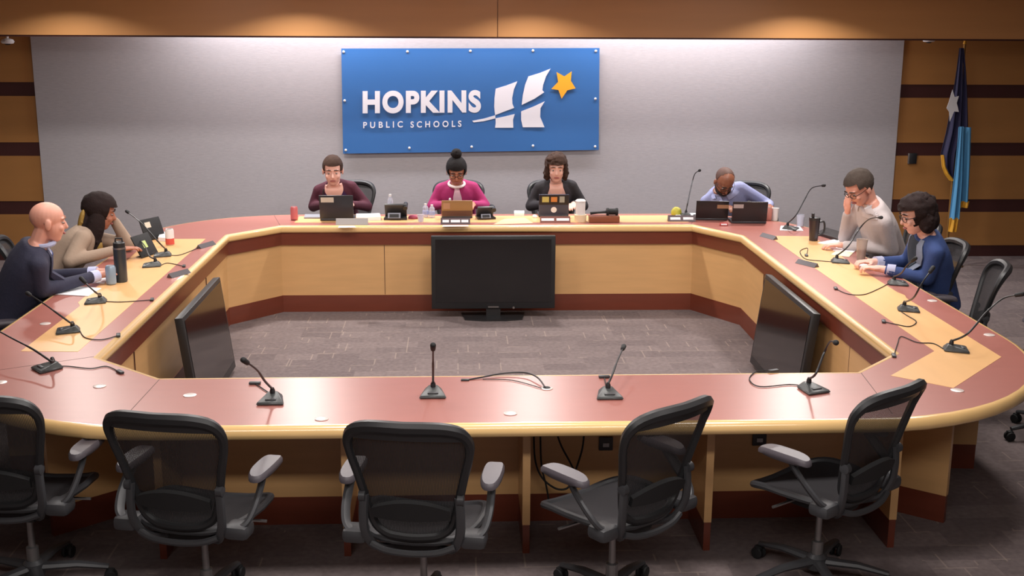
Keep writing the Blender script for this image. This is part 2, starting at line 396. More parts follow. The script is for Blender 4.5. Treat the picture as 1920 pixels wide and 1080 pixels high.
sheet([(238,1794,1817),(300,1791,1816),(377,1788,1813)], 'light_blue_field', lblue, 2, .025, -.045)
sheet([(236,1792,1800),(330,1783,1797),(408,1775,1791)], 'light_blue_fold', lblue, 1.5, .02, -.085)
sheet([(376,1788,1813),(388,1787,1812)], 'fringe', fgold, 2, .025, -.05, .008)
sheet([(406,1775,1791),(432,1773,1785)], 'fringe', fgold, 1.5, .02, -.087, .008)
sheet([(290,1762,1767),(312,1764,1770),(326,1770,1777),(338,1779,1787)], 'fringe', fgold, 1, .012, -.035, .01)
pl = ay(1806, 92, FY)
MB().tube([(pl.x+.02, FY+.02, 0.02), (pl.x+.02, FY+.02, pl.z+.05)], .014, 12).build('pole', mat('pole_brass', (150, 110, 60), .35, metal=.6), t)
MB().lathe([(0, 0), (.02, .01), (.012, .03), (.018, .05), (0, .11)], (pl.x+.02, FY+.02, pl.z+.04)).build('finial', fgold, t)
MB().lathe([(0, 0), (.17, 0), (.17, .02), (.09, .05), (.03, .07), (.02, .14), (0, .14)], (pl.x+.02, FY+.02, 0)).build('pole_stand', fgold, t)
mb = MB(); st = [(1786,168),(1790,182),(1798,180),(1794,193),(1798,210),(1789,209),(1781,228),(1780,210),(1775,203),(1779,192)]
pts = [ay(u, v, FY-.052) for u, v in st]; n = len(pts)
mb.add(pts+[q+Vector((0, .004, 0)) for q in pts], [tuple(range(n)), tuple(range(n, 2*n))[::-1]]+[(i, (i+1) % n, (i+1) % n+n, i+n) for i in range(n)])
mb.build('star', mat('flag_white', (214, 214, 218), .7), t, smooth=False)

# ------------------------------------------------------------------ conference table
table = thing('conference_table', 'large closed ring conference table of mahogany and maple filling the room', 'table', (0.24, 7.6, 0))
TO = Vector((0.24, 7.6, 0))
def tb(mb, name, m, parent=None, **k):                # part of the table, modelled in room coordinates
    if parent is None: mb.v = [v-TO for v in mb.v]; return mb.build(name, m, table, **k)
    mb.v = [v-TO for v in mb.v]; return mb.build(name, m, parent, **k)
inner = [(-1.44, 5.53), (1.98, 5.53), (2.285, 5.85), (2.295, 9.28), (2.0, 9.79), (-1.474, 9.80), (-1.832, 9.39), (-1.836, 5.895)]
def arc(cx, cy, a, b, t0, t1, n=14, p=2.0):
    out = []
    for i in range(n+1):
        t_ = R(t0+(t1-t0)*i/n); c, s_ = math.cos(t_), math.sin(t_)
        out.append((cx+a*math.copysign(abs(c)**(2/p), c), cy+b*math.copysign(abs(s_)**(2/p), s_)))
    return out
outer = arc(-1.31, 6.14, 1.25, 1.35, 180, 270)+arc(1.80, 6.14, 1.25, 1.35, 270, 360)+arc(1.85, 9.32, 1.2, 1.1, 0, 90)+arc(-1.36, 9.32, 1.2, 1.1, 90, 180)
def offset(loop, d):                                   # + moves to the left of travel (inward for ccw)
    n = len(loop); out = []
    for i in range(n):
        p0, p1, p2 = Vector(loop[i-1]), Vector(loop[i]), Vector(loop[(i+1) % n])
        a = (p1-p0).normalized(); b = (p2-p1).normalized(); na = Vector((-a.y, a.x)); nb = Vector((-b.y, b.x))
        m = (na+nb).normalized(); out.append(tuple(p1+m*(d/max(.3, m.dot(na)))))
    return out
def sweep(loop, prof):                                 # closed profile [(offset, z)] along closed loop
    mb = MB(); n = len(loop); rows = [offset(loop, o) for o, z in prof]; k = len(prof)
    for (o, z), row in zip(prof, rows): mb.v += [Vector((x, y, z)) for x, y in row]
    for j in range(k):
        for i in range(n): mb.f.append((j*n+i, j*n+(i+1) % n, ((j+1) % k)*n+(i+1) % n, ((j+1) % k)*n+i))
    return mb
def slab(loops, z0, z1, name, m, parent=table):
    cu = bpy.data.curves.new(name, 'CURVE'); cu.dimensions = '2D'; cu.fill_mode = 'BOTH'; cu.extrude = (z1-z0)/2
    for lp in loops:
        sp = cu.splines.new('POLY'); sp.points.add(len(lp)-1); sp.use_cyclic_u = True
        for q, (x, y) in zip(sp.points, lp): q.co = (x-TO.x, y-TO.y, 0, 1)
    o = bpy.data.objects.new(name, cu); C.objects.link(o); dg = bpy.context.evaluated_depsgraph_get(); dg.update()
    me = bpy.data.meshes.new_from_object(o.evaluated_get(dg)); bpy.data.objects.remove(o)
    for v in me.vertices: v.co.z += (z0+z1)/2
    me.materials.clear(); me.materials.append(m); ob = bpy.data.objects.new(name, me); C.objects.link(ob); ob.parent = parent; return ob
ew = .034
slab([offset(outer, ew), offset(inner, -ew)], .695, .7500, 'tabletop', mahog_top)
prof_o = [(ew, .7506), (.028, .7506), (.020, .7490), (.013, .7450), (.007, .738), (.003, .729), (0, .716), (.001, .704), (.006, .695), (.014, .690), (ew, .689)]
tb(sweep(outer, prof_o), 'outer_edging', maple_edge)
prof_i = [(-ew, .7506), (-.024, .7506), (-.014, .7485), (-.007, .744), (-.002, .736), (0, .724), (0, .708), (-.004, .696), (-.012, .690), (-ew, .689)]
tb(sweep(inner, prof_i), 'inner_edging', maple_edge)
tb(sweep(inner, [(-.018, .690), (-.018, .585), (-.034, .585), (-.034, .690)]), 'apron', mahog)
tb(sweep(inner, [(-.034, .690), (-.034, .145), (-.060, .145), (-.060, .690)]), 'inner_panelling', maple)
tb(sweep(inner, [(-.030, .145), (-.030, .0), (-.064, .0), (-.064, .145)]), 'kick_board', mahog)
# inlaid writing surfaces
zt = .7512
tb(MB().prism([(-1.98, 5.99), (-1.985, 9.22), (-2.42, 9.22), (-2.37, 8.4), (-2.335, 7.5), (-2.32, 7.09), (-2.30, 7.05), (-2.28, 7.0), (-2.28, 6.01)], .745, zt), 'writing_inlay', maple_top)
tb(MB().prism([(2.522, 9.27), (2.522, 5.875), (2.131, 5.449), (2.36, 5.243), (2.829, 5.755), (2.829, 7.08), (2.85, 7.16), (2.832, 7.24), (2.836, 8.1), (2.88, 9.24)], .745, zt), 'writing_inlay', maple_top)
tb(MB().prism([(-1.39, 9.965), (-1.39, 10.30), (2.02, 10.30), (2.0, 9.93)], .745, zt), 'writing_inlay', maple_top)
seamm = mat('seam_dark', (70, 34, 30), .6)
def seamline(a, b, ww=.003):
    a, b = Vector((a[0], a[1], 0)), Vector((b[0], b[1], 0)); d = (b-a).normalized(); nrm = Vector((-d.y, d.x, 0))*ww/2
    tb(MB().prism([tuple((a-nrm)[:2]), tuple((b-nrm)[:2]), tuple((b+nrm)[:2]), tuple((a+nrm)[:2])], .7496, .7506), 'tabletop_seam', seamm)
seamline((-1.44, 5.50), (-1.46, 4.84)); seamline((2.0, 5.50), (1.93, 4.88)); seamline((-1.49, 9.83), (-1.62, 10.36)); seamline((2.0, 9.83), (2.15, 10.36))
seamline((-1.87, 5.9), (-2.40, 5.6))
# vertical joints of the inner panelling
for x in (-.62, 1.2): tb(MB().box((x, 9.832, .365), (.004, .006, .43)), 'panel_joint', seamm)
for y in (6.6, 8.6):
    tb(MB().box((-1.864, y, .365), (.006, .004, .43)), 'panel_joint', seamm); tb(MB().box((2.323, y, .365), (.006, .004, .43)), 'panel_joint', seamm)
# support panels under the near desk and round the corners
def support(a, b, th=.036):
    a, b = Vector(a), Vector(b); c = (a+b)/2; L = (b-a).length; rot = Matrix.Rotation(math.atan2((b-a).y, (b-a).x), 3, 'Z')
    o = tb(MB().box((c.x, c.y, .417), (L, th, .546), rot), 'support_panel', maple)
    tb(MB().box((c.x, c.y, .072), (L-.004, th-.004, .144), rot), 'support_foot', mahog, o)
    d = (b-a).normalized(); q = a+d*.02
    tb(MB().box((q.x, q.y, .645), (.05, th+.008, .085), rot), 'support_bracket', bracket, o)
for x in (-1.37, -.52, .315, 1.172, 2.06): support((x, 5.10, 0), (x, 5.468, 0))
support((2.44, 5.38, 0), (2.14, 5.62, 0)); support((2.90, 6.10, 0), (2.36, 6.15, 0))
support((-1.97, 5.38, 0), (-1.68, 5.64, 0)); support((-2.42, 6.10, 0), (-1.90, 6.15, 0))
for y in (7.3, 8.6): support((-2.36, y, 0), (-1.90, y, 0)); support((2.86, y, 0), (2.36, y, 0))
for x in (-1.2, -.3, .9, 1.8): support((x, 10.26, 0), (x, 9.865, 0))
# power plates on the back of the near panelling
for u, v in ((1136, 832), (1424, 823)):
    p = ay(u, v, 5.46); o = tb(MB().box((p.x, 5.462, p.z), (.07, .014, .07), bev=.004), 'power_plate', charcoal)
    tb(MB().box((p.x, 5.453, p.z-.004), (.03, .006, .02)), 'socket', steel, o)
# round metal cable ports set into the top
portm = mat('port_aluminium', (232, 218, 212), .3, metal=.3)
for u, v in ((356,741),(603,785),(957,775),(187,724),(1025,728),(1795,732),(1855,628),(1748,564),(1670,512),(85,607),(1,717)):
    p = az(u, v); o = tb(MB().lathe([(0, .7505), (.030, .7505), (.030, .753), (.026, .7545), (0, .7545)], (p.x, p.y, 0), 20), 'cable_port', portm)
p = az(1025, 728)
tb(MB().lathe([(0, .754), (.018, .754), (.018, .756), (0, .756)], (p.x, p.y, 0), 16), 'cable_port_hole', blackm)

# cables hanging under the near desk
def hang(pts, label):
    P = [ay(u, v, 5.40) for u, v in pts]; tag(MB().tube(P, .006, 6).build('hanging_cable', blackm), label, 'cable', 'cables hanging under the near desk')
def smooth_path(pts, n=6):
    pts = [Vector(p) for p in pts]; out = []
    for i in range(len(pts)-1):
        p0 = pts[max(i-1, 0)]; p1 = pts[i]; p2 = pts[i+1]; p3 = pts[min(i+2, len(pts)-1)]
        for k in range(n):
            t_ = k/n; out.append(.5*((2*p1)+(p2-p0)*t_+(2*p0-5*p1+4*p2-p3)*t_*t_+(3*p1-p0-3*p2+p3)*t_**3))
    out.append(pts[-1]); return out
for pts, lb in (([(1001,800),(1003,860),(1016,895),(1040,915),(1060,917),(1072,905),(1075,888)], 'black cable hanging in a deep loop beneath the near desk beside the middle support'),
            ([(1013,800),(1015,870),(1024,910),(1030,945)], 'black cable dropping almost straight beside the looped one under the near desk'),
            ([(1040,800),(1052,835),(1068,865),(1078,885)], 'thin black cable slanting down to the right under the near desk'),
            ([(1096,800),(1092,840),(1080,880)], 'short thin black cable slanting down to the left under the near desk')):
    P = smooth_path([ay(u, v, 5.38) for u, v in pts]); tag(MB().tube(P, .005, 6).build('hanging_cable', blackm), lb, 'cable', 'cables hanging under the near desk')

# ------------------------------------------------------------------ televisions standing inside the ring
screen_m = mat('tv_screen_glass', (22, 22, 24), .12, spec=.6)
def tv(label, loc, rz, W=1.035, H=.62, tilt=0, z0=.08):
    t = thing('television', label, 'television', loc, rz, 'flat televisions inside the table ring')
    Q = Matrix.Rotation(-tilt, 4, 'X')
    def part(mb, n, m, p=t, **k): mb.v = [Q @ v for v in mb.v]; return mb.build(n, m, p, **k)
    h = part(MB().box((0, 0, z0+H/2), (W, .05, H), bev=.006), 'housing', black)
    part(MB().box((0, -.026, z0+.015+H/2), (W-.07, .004, H-.085)), 'screen', screen_m)
    part(MB().box((0, .045, z0+H/2), (W*.6, .05, H*.6), bev=.01), 'rear_cover', blackm)
    part(MB().box((0, -.029, z0+.016), (.09, .004, .010)), 'maker_badge', steel)
    part(MB().lathe([(0, -.004), (.010, -.003), (.010, .0), (0, .0)], (.17, -.028, z0+.008), 10, Matrix.Rotation(R(90), 3, 'X')), 'power_light', steel)
    part(MB().box((0, .01, z0/2+.02), (.12, .05, z0+.02)), 'stand_neck', black)
    MB().prism([(-.27, .12), (-.24, -.10), (-.1, -.14), (.1, -.14), (.24, -.10), (.27, .12)], 0, .014).build('stand_base', black, t)
    return t
tv('black flat television standing on the carpet against the far desk, facing the camera', (.30, 9.60, 0), 0)
tv('black flat television leaning back inside the left desk, facing right', (-1.60, 7.52, 0), R(90), 1.16, .66, R(7), .03)
tv('black flat television leaning back inside the right desk, facing left', (2.14, 7.53, 0), R(-90), 1.16, .66, R(7), .03)

# ------------------------------------------------------------------ mesh office chair
BO = [(0, .985), (.08, .985), (.15, .978), (.205, .955), (.232, .905), (.228, .84), (.208, .76), (.190, .68), (.172, .60), (.150, .53), (.105, .495), (.05, .487), (0, .485)]
def back_y(x, z): k = max(0, (z-.48)/.5); return -.215-.15*k**1.25+.055*(abs(x)/.235)**2
def wid(z):
    for (x0, z0), (x1, z1) in zip(BO, BO[1:]):
        if z1 <= z <= z0 and z0 > z1: return x0+(x1-x0)*(z0-z)/(z0-z1)
    return .05
def chair0(label, loc, rz):
    t = thing('office_chair', label, 'chair', loc, rz)
    loop = smooth_path([(x, 0, z) for x, z in BO], 3)
    full = [(p.x, p.z) for p in loop]+[(-p.x, p.z) for p in loop[::-1][1:-1]]
    P = [Vector((x, back_y(x, z), z)) for x, z in full]
    MB().ring(P, [.017+.009*max(0, (z-.86)/.12) for x, z in full], 8).build('back_frame', black, t)
    mb = MB()
    def fn(a, b):
        z = .492+(.978-.492)*b; ww = wid(z); x = (a*2-1)*ww; return Vector((x, back_y(x, z)+.004, z))
    mb.grid(fn, 19, 25).build('back_mesh', meshfab, t)
    # head band: wide solid strip below the top edge
    mb = MB()
    def fb(a, b):
        z = .935+.045*b-.012*(abs(a*2-1))**2; ww = wid(min(z, .984))*.97; x = (a*2-1)*ww; return Vector((x, back_y(x, z)-.004, z))
    mb.grid(fb, 15, 4).build('back_top_band', black, t, solid=.012)
    # lumbar pad
    mb = MB()
    def fl(a, b):
        x = (a*2-1)*.152; z = .60+(b-.5)*.085*(1-.55*abs(a*2-1)**2)+.018*(1-(a*2-1)**2); return Vector((x, back_y(x, z)-.022, z))
    mb.grid(fl, 17, 6).build('lumbar_pad', blackm, t, solid=.022)
    for s in (-1, 1):
        o = MB().tube(smooth_path([(s*.185, back_y(.18, .66)-.008, .665), (s*.19, -.235, .58), (s*.185, -.225, .50), (s*.15, -.19, .43), (s*.08, -.10, .395)]), .019, 8, .8).build('back_bracket', charcoal, t)
        MB().lathe([(0, -.015), (.022, -.012), (.022, .012), (0, .015)], (s*.192, back_y(.18, .66)-.012, .66), 14, Matrix.Rotation(R(90), 3, 'Y')).build('pivot_knob', charcoal, o)
    MB().tube(smooth_path([(-.165, -.222, .455), (-.10, -.235, .435), (0, -.24, .428), (.10, -.235, .435), (.165, -.222, .455)]), .014, 8).build('rear_crossbar', charcoal, t)
    # seat
    def seat_xy(k): a = 2*PI*k; c, s_ = math.cos(a), math.sin(a); return (.245*math.copysign(abs(c)**.55, c), .03+.225*math.copysign(abs(s_)**.6, s_))
    def seat_z(x, y): return .465+.02*(x/.25)**2-.035*max(0, (y-.08)/.17)**2-.008*(1-(x/.25)**2)
    P = []
    for k in range(36):
        x, y = seat_xy(k/36); x *= (1-.12*max(0, -(y-.03)/.225)); P.append(Vector((x, y, seat_z(x, y))))
    MB().ring(P, .016, 8).build('seat_frame', charcoal, t)
    mb = MB(); cen = len(P); rows = [[Vector((p.x*f, .03+(p.y-.03)*f, seat_z(p.x*f, .03+(p.y-.03)*f)-.004)) for p in P] for f in (1, .75, .5, .25)]
    for r_ in rows: mb.v += r_
    mb.v.append(Vector((0, .03, seat_z(0, .03)-.004)))
    for j in range(3):
        for i in range(36): mb.f.append((j*36+i, j*36+(i+1) % 36, (j+1)*36+(i+1) % 36, (j+1)*36+i))
    for i in range(36): mb.f.append((108+i, 108+(i+1) % 36, 144))
    mb.build('seat_mesh', mat('seat_mesh_fabric', (44, 42, 45), .75, bump=.3, bscale=400), t, solid=.006)
    MB().box((0, -.01, .405), (.20, .26, .07), bev=.02).build('tilt_mechanism', blackm, t)
    # arms
    for s in (-1, 1):
        a = MB().tube(smooth_path([(s*.19, -.20, .47), (s*.262, -.185, .50), (s*.285, -.14, .55), (s*.288, -.07, .615), (s*.285, -.03, .655)]), [.022]*25, 8, .6).build('arm_post', charcoal, t)
        MB().box((s*.235, -.175, .475), (.10, .10, .06), bev=.02).build('arm_yoke', charcoal, a)
        mb = MB()
        for f, zz, g in ((.8, .655, .8), (1, .668, 1), (1, .682, 1), (.85, .694, .93)):
            for k in range(24):
                an = 2*PI*k/24; c, s_ = math.cos(an), math.sin(an)
                mb.v.append(Vector((s*.285+.043*f*math.copysign(abs(c)**.7, c), .0+.128*g*math.copysign(abs(s_)**.7, s_), zz-.012*(abs(s_)**3)*(zz > .66))))
        for j in range(3):
            for k in range(24): mb.f.append((j*24+k, j*24+(k+1) % 24, (j+1)*24+(k+1) % 24, (j+1)*24+k))
        mb.f.append(tuple(range(24))[::-1]); mb.f.append(tuple(72+k for k in range(24)))
        mb.build('arm_pad', armgrey, a)
        MB().tube([(s*.10, .05, .41), (s*.25, .07, .405)], .007, 6).build('adjustment_lever', steel, t)
    MB().lathe([(.026, .09), (.026, .20), (.015, .205), (.014, .38)], seg=14).build('gas_column', steel, t)
    MB().lathe([(0, .07), (.045, .07), (.045, .125), (.03, .14), (0, .14)], seg=16).build('base_hub', charcoal, t)
    for k in range(5):
        a = R(90+72*k); d = Vector((math.cos(a), math.sin(a), 0)); n_ = Vector((-d.y, d.x, 0))
        l = MB().tube([d*.03+Vector((0, 0, .105)), d*.18+Vector((0, 0, .10)), d*.31+Vector((0, 0, .075))], [.028, .023, .017], 8, .7, up=(0, 0, 1)).build('base_leg', charcoal, t)
        mb = MB(); q = d*.315
        for s in (-1, 1): mb.lathe([(0, -.009), (.026, -.007), (.029, 0), (.026, .007), (0, .009)], q+n_*s*.016+Vector((0, 0, .029)), 14, n_.to_track_quat('Z', 'Y').to_matrix())
        mb.box(q+Vector((0, 0, .052)), (.034, .034, .022), bev=.006); mb.build('caster', blackm, l)
    return t
CH0 = chair0('black mesh office chair at the near desk, third from the left', (-.145, 4.46, 0), R(-9))
def chair(label, x, y, deg, group=None): return dup(CH0, (x, y, 0), R(deg), label, group)
chair('black mesh office chair at the near desk, second from the left', -1.06, 4.59, -13)
chair('black mesh office chair cut by the left edge of the photo at the near desk', -1.86, 4.83, -8)
chair('black mesh office chair turned left at the near desk, fourth from the left', .65, 4.58, 38)
chair('black mesh office chair turned left at the near right corner of the table', 1.595, 4.77, 38)
chair('empty grey mesh office chair behind the right desk, next to the woman in blue', 3.15, 7.27, 74).scale = (1, 1, .95)
chair('black office chair at the right edge of the photo, mostly its armrest in view', 3.62, 6.55, 95)
chair('black office chair in shadow past the near right corner of the table', 3.42, 5.35, 62)
chair('black office chair under the near left corner of the table, mostly hidden', -2.62, 5.75, -60)
# ------------------------------------------------------------------ gooseneck microphones
cloth_black = blackm
def mic_head(u, v, base, L=.43):
    best = None
    for i in range(60):
        z = 1.22-i*.008; q = az(u, v, z); e = abs((q-base).length-L)
        if best is None or e < best[0]-1e-4: best = (e, q)
    return best[1]
def mic(bu, bv, heads, yaw, label, plug=None, cable=None, L=.43):
    b = az(bu, bv); t = thing('gooseneck_microphone', label, 'microphone', (b.x, b.y, .7515), R(yaw), 'gooseneck microphones on the ring table')
    inv = Matrix.Rotation(-R(yaw), 3, 'Z')
    loc = lambda p: inv @ (Vector(p)-Vector((b.x, b.y, .7515)))
    # wedge base: wide low front, narrow high rear   (local -Y = toward the speaker)
    mb = MB(); bot = [(-.062, -.062), (.062, -.062), (.040, .062), (-.040, .062)]; top = [(-.056, -.055), (.056, -.055), (.018, .045), (-.018, .045)]
    vs = [(x, y, 0) for x, y in bot]+[(x*1.0, y, .010) for x, y in bot]+[(x*.95, y*.95, .016+(.0 if y < 0 else .02)) for x, y in top]
    mb.add(vs, [(0, 3, 2, 1), (8, 9, 10, 11)]+[(j+i, j+(i+1) % 4, j+4+(i+1) % 4, j+4+i) for j in (0, 4) for i in range(4)])
    bo = mb.build('base', mat('mic_base_grey', (66, 68, 68), .4), t, sub=0)
    bm = bmesh.new(); bm.from_mesh(bo.data); bmesh.ops.bevel(bm, geom=bm.edges[:], offset=.003, segments=2, affect='EDGES'); bm.to_mesh(bo.data); bm.free()
    MB().box((0, -.035, .020), (.05, .018, .006), bev=.002).build('touch_button', charcoal, bo)
    MB().lathe([(.012, .028), (.012, .045), (.006, .058), (0, .058)], (0, .025, 0), 12).build('neck_collar', black, t)
    h = mic_head(*heads[-1], b, L)
    s0 = Vector((b.x, b.y, .7515))+Matrix.Rotation(R(yaw), 3, 'Z') @ Vector((0, .025, .05))
    # lower two thirds straight, tip bending over
    pts = [s0]
    for i, (u, v) in enumerate(heads[:-1]):
        f = (i+1)/len(heads); q0 = s0.lerp(h, f); zq = s0.z+(h.z-s0.z)*min(1, f*1.12); pts.append(az(u, v, min(zq, h.z+.02)))
    pts.append(h); W = smooth_path(pts, 6)
    MB().tube([loc(q) for q in W], [.0055 if i < len(W)*.55 else .0042 for i in range(len(W))], 8).build('gooseneck', black, t)
    d = (W[-1]-W[-2]).normalized()
    MB().cap(loc(h-d*.008), loc(h+d*.028), .011, .013, 12).build('microphone_head', blackm, t)
    if plug:
        q = az(*plug); rear = Vector((b.x, b.y, .7515))+Matrix.Rotation(R(yaw), 3, 'Z') @ Vector((0, .060, 0))
        mids = [az(*c) for c in (cable or [])]
        P = smooth_path([rear]+mids+[q], 6); P = [Vector((p_.x, p_.y, .7545)) for p_ in P]
        c = MB().tube([loc(p_) for p_ in P], .0028, 6).build('cable', blackm, t)
        MB().box(loc(Vector((q.x, q.y, .757))), (.055, .022, .012), bev=.003).build('plug', charcoal, c)
    return t
mic(812, 740, [(812, 700), (812, 672), (812, 653)], 0, 'gooseneck microphone standing straight up at the middle of the near desk')
mic(510, 752, [(497, 715), (482, 694), (462, 679)], 0, 'gooseneck microphone bending left on the near desk, leftmost there', (478, 720), [(496, 732)])
mic(1141, 742, [(1147, 705), (1157, 678), (1168, 653)], 0, 'gooseneck microphone leaning right on the near desk in front of the turned chair', (1133, 708))
mic(1522, 732, [(1530, 700), (1546, 660), (1556, 641), (1566, 642)], 20, 'gooseneck microphone on the right end of the near desk with looped cable', (1450, 697), [(1480, 722), (1425, 726), (1405, 712), (1420, 697)])
mic(1792, 657, [(1815, 625), (1850, 585), (1880, 560), (1908, 553)], 75, 'gooseneck microphone on maple inlay at the near right corner, nearest the camera there', (1676, 668), [(1750, 645), (1720, 643), (1690, 632), (1683, 645)], L=.5)
mic(1703, 582, [(1713, 558), (1728, 532), (1745, 508)], 75, 'gooseneck microphone on the right desk between the two empty chairs and the corner', (1657, 604), [(1700, 592), (1718, 604), (1705, 613), (1680, 609)])
mic(1683, 533, [(1690, 512), (1700, 498), (1712, 488)], 80, 'gooseneck microphone on the right desk close to the white papers of the woman in blue', (1567, 542), [(1650, 541), (1620, 553), (1590, 552)])
mic(1575, 492, [(1590, 462), (1612, 428), (1630, 411), (1650, 408)], 80, 'gooseneck microphone arching before the man in grey shirt', (1512, 480), [(1540, 490), (1510, 486), (1500, 472), (1514, 466)])
mic(1482, 430, [(1492, 404), (1508, 375), (1522, 353), (1543, 348)], 60, 'tall gooseneck microphone at the far right corner of the table', None)
mic(1285, 405, [(1290, 378), (1297, 345), (1303, 326), (1311, 320)], 180, 'gooseneck microphone on the far desk left of the man with shaved head', None)
mic(305, 480, [(301, 458), (285, 440), (265, 418), (240, 398)], -80, 'gooseneck microphone on the left desk rising behind the tablets', (380, 462), [(340, 478)])
mic(285, 499, [(280, 480), (272, 462), (262, 450)], -80, 'short looking gooseneck microphone on the left desk beside the dark tumbler', (345, 500), [(315, 494)])
mic(180, 567, [(186, 553), (172, 542), (158, 528)], -80, 'gooseneck microphone on the left desk just below the bald man\'s papers', (285, 563), [(230, 567)])
mic(128, 622, [(132, 605), (108, 588), (80, 568), (55, 552)], -75, 'gooseneck microphone at the near end of the left maple inlay', (222, 630), [(160, 634), (190, 638)])
mic(90, 692, [(97, 678), (62, 655), (20, 633), (-14, 614)], -50, 'gooseneck microphone on dark wood at the near left corner of the table', (225, 699), [(130, 688), (170, 692), (200, 688)], L=.5)
# bare gooseneck lying on the near desk, coming out of a port
P = smooth_path([az(872, 713), az(905, 707, .757), az(945, 700, .762), az(985, 699, .768), az(1008, 708, .770), az(1022, 726, .757)], 6)
t = thing('loose_gooseneck', 'bare black gooseneck arm without base curling out of a port on the near desk', 'microphone', (az(960, 702).x, az(960, 702).y, .7515))
off = t.location.copy()
MB().tube([p_-off for p_ in P], .004, 8).build('arm', black, t); MB().box(P[0]-off, (.04, .02, .012), bev=.003).build('tip', black, t)
P = smooth_path([az(905, 712), az(960, 714), az(1016, 729)], 6); MB().tube([p_-off+Vector((0, 0, .003)) for p_ in P], .0022, 6).build('thin_wire', blackm, t)

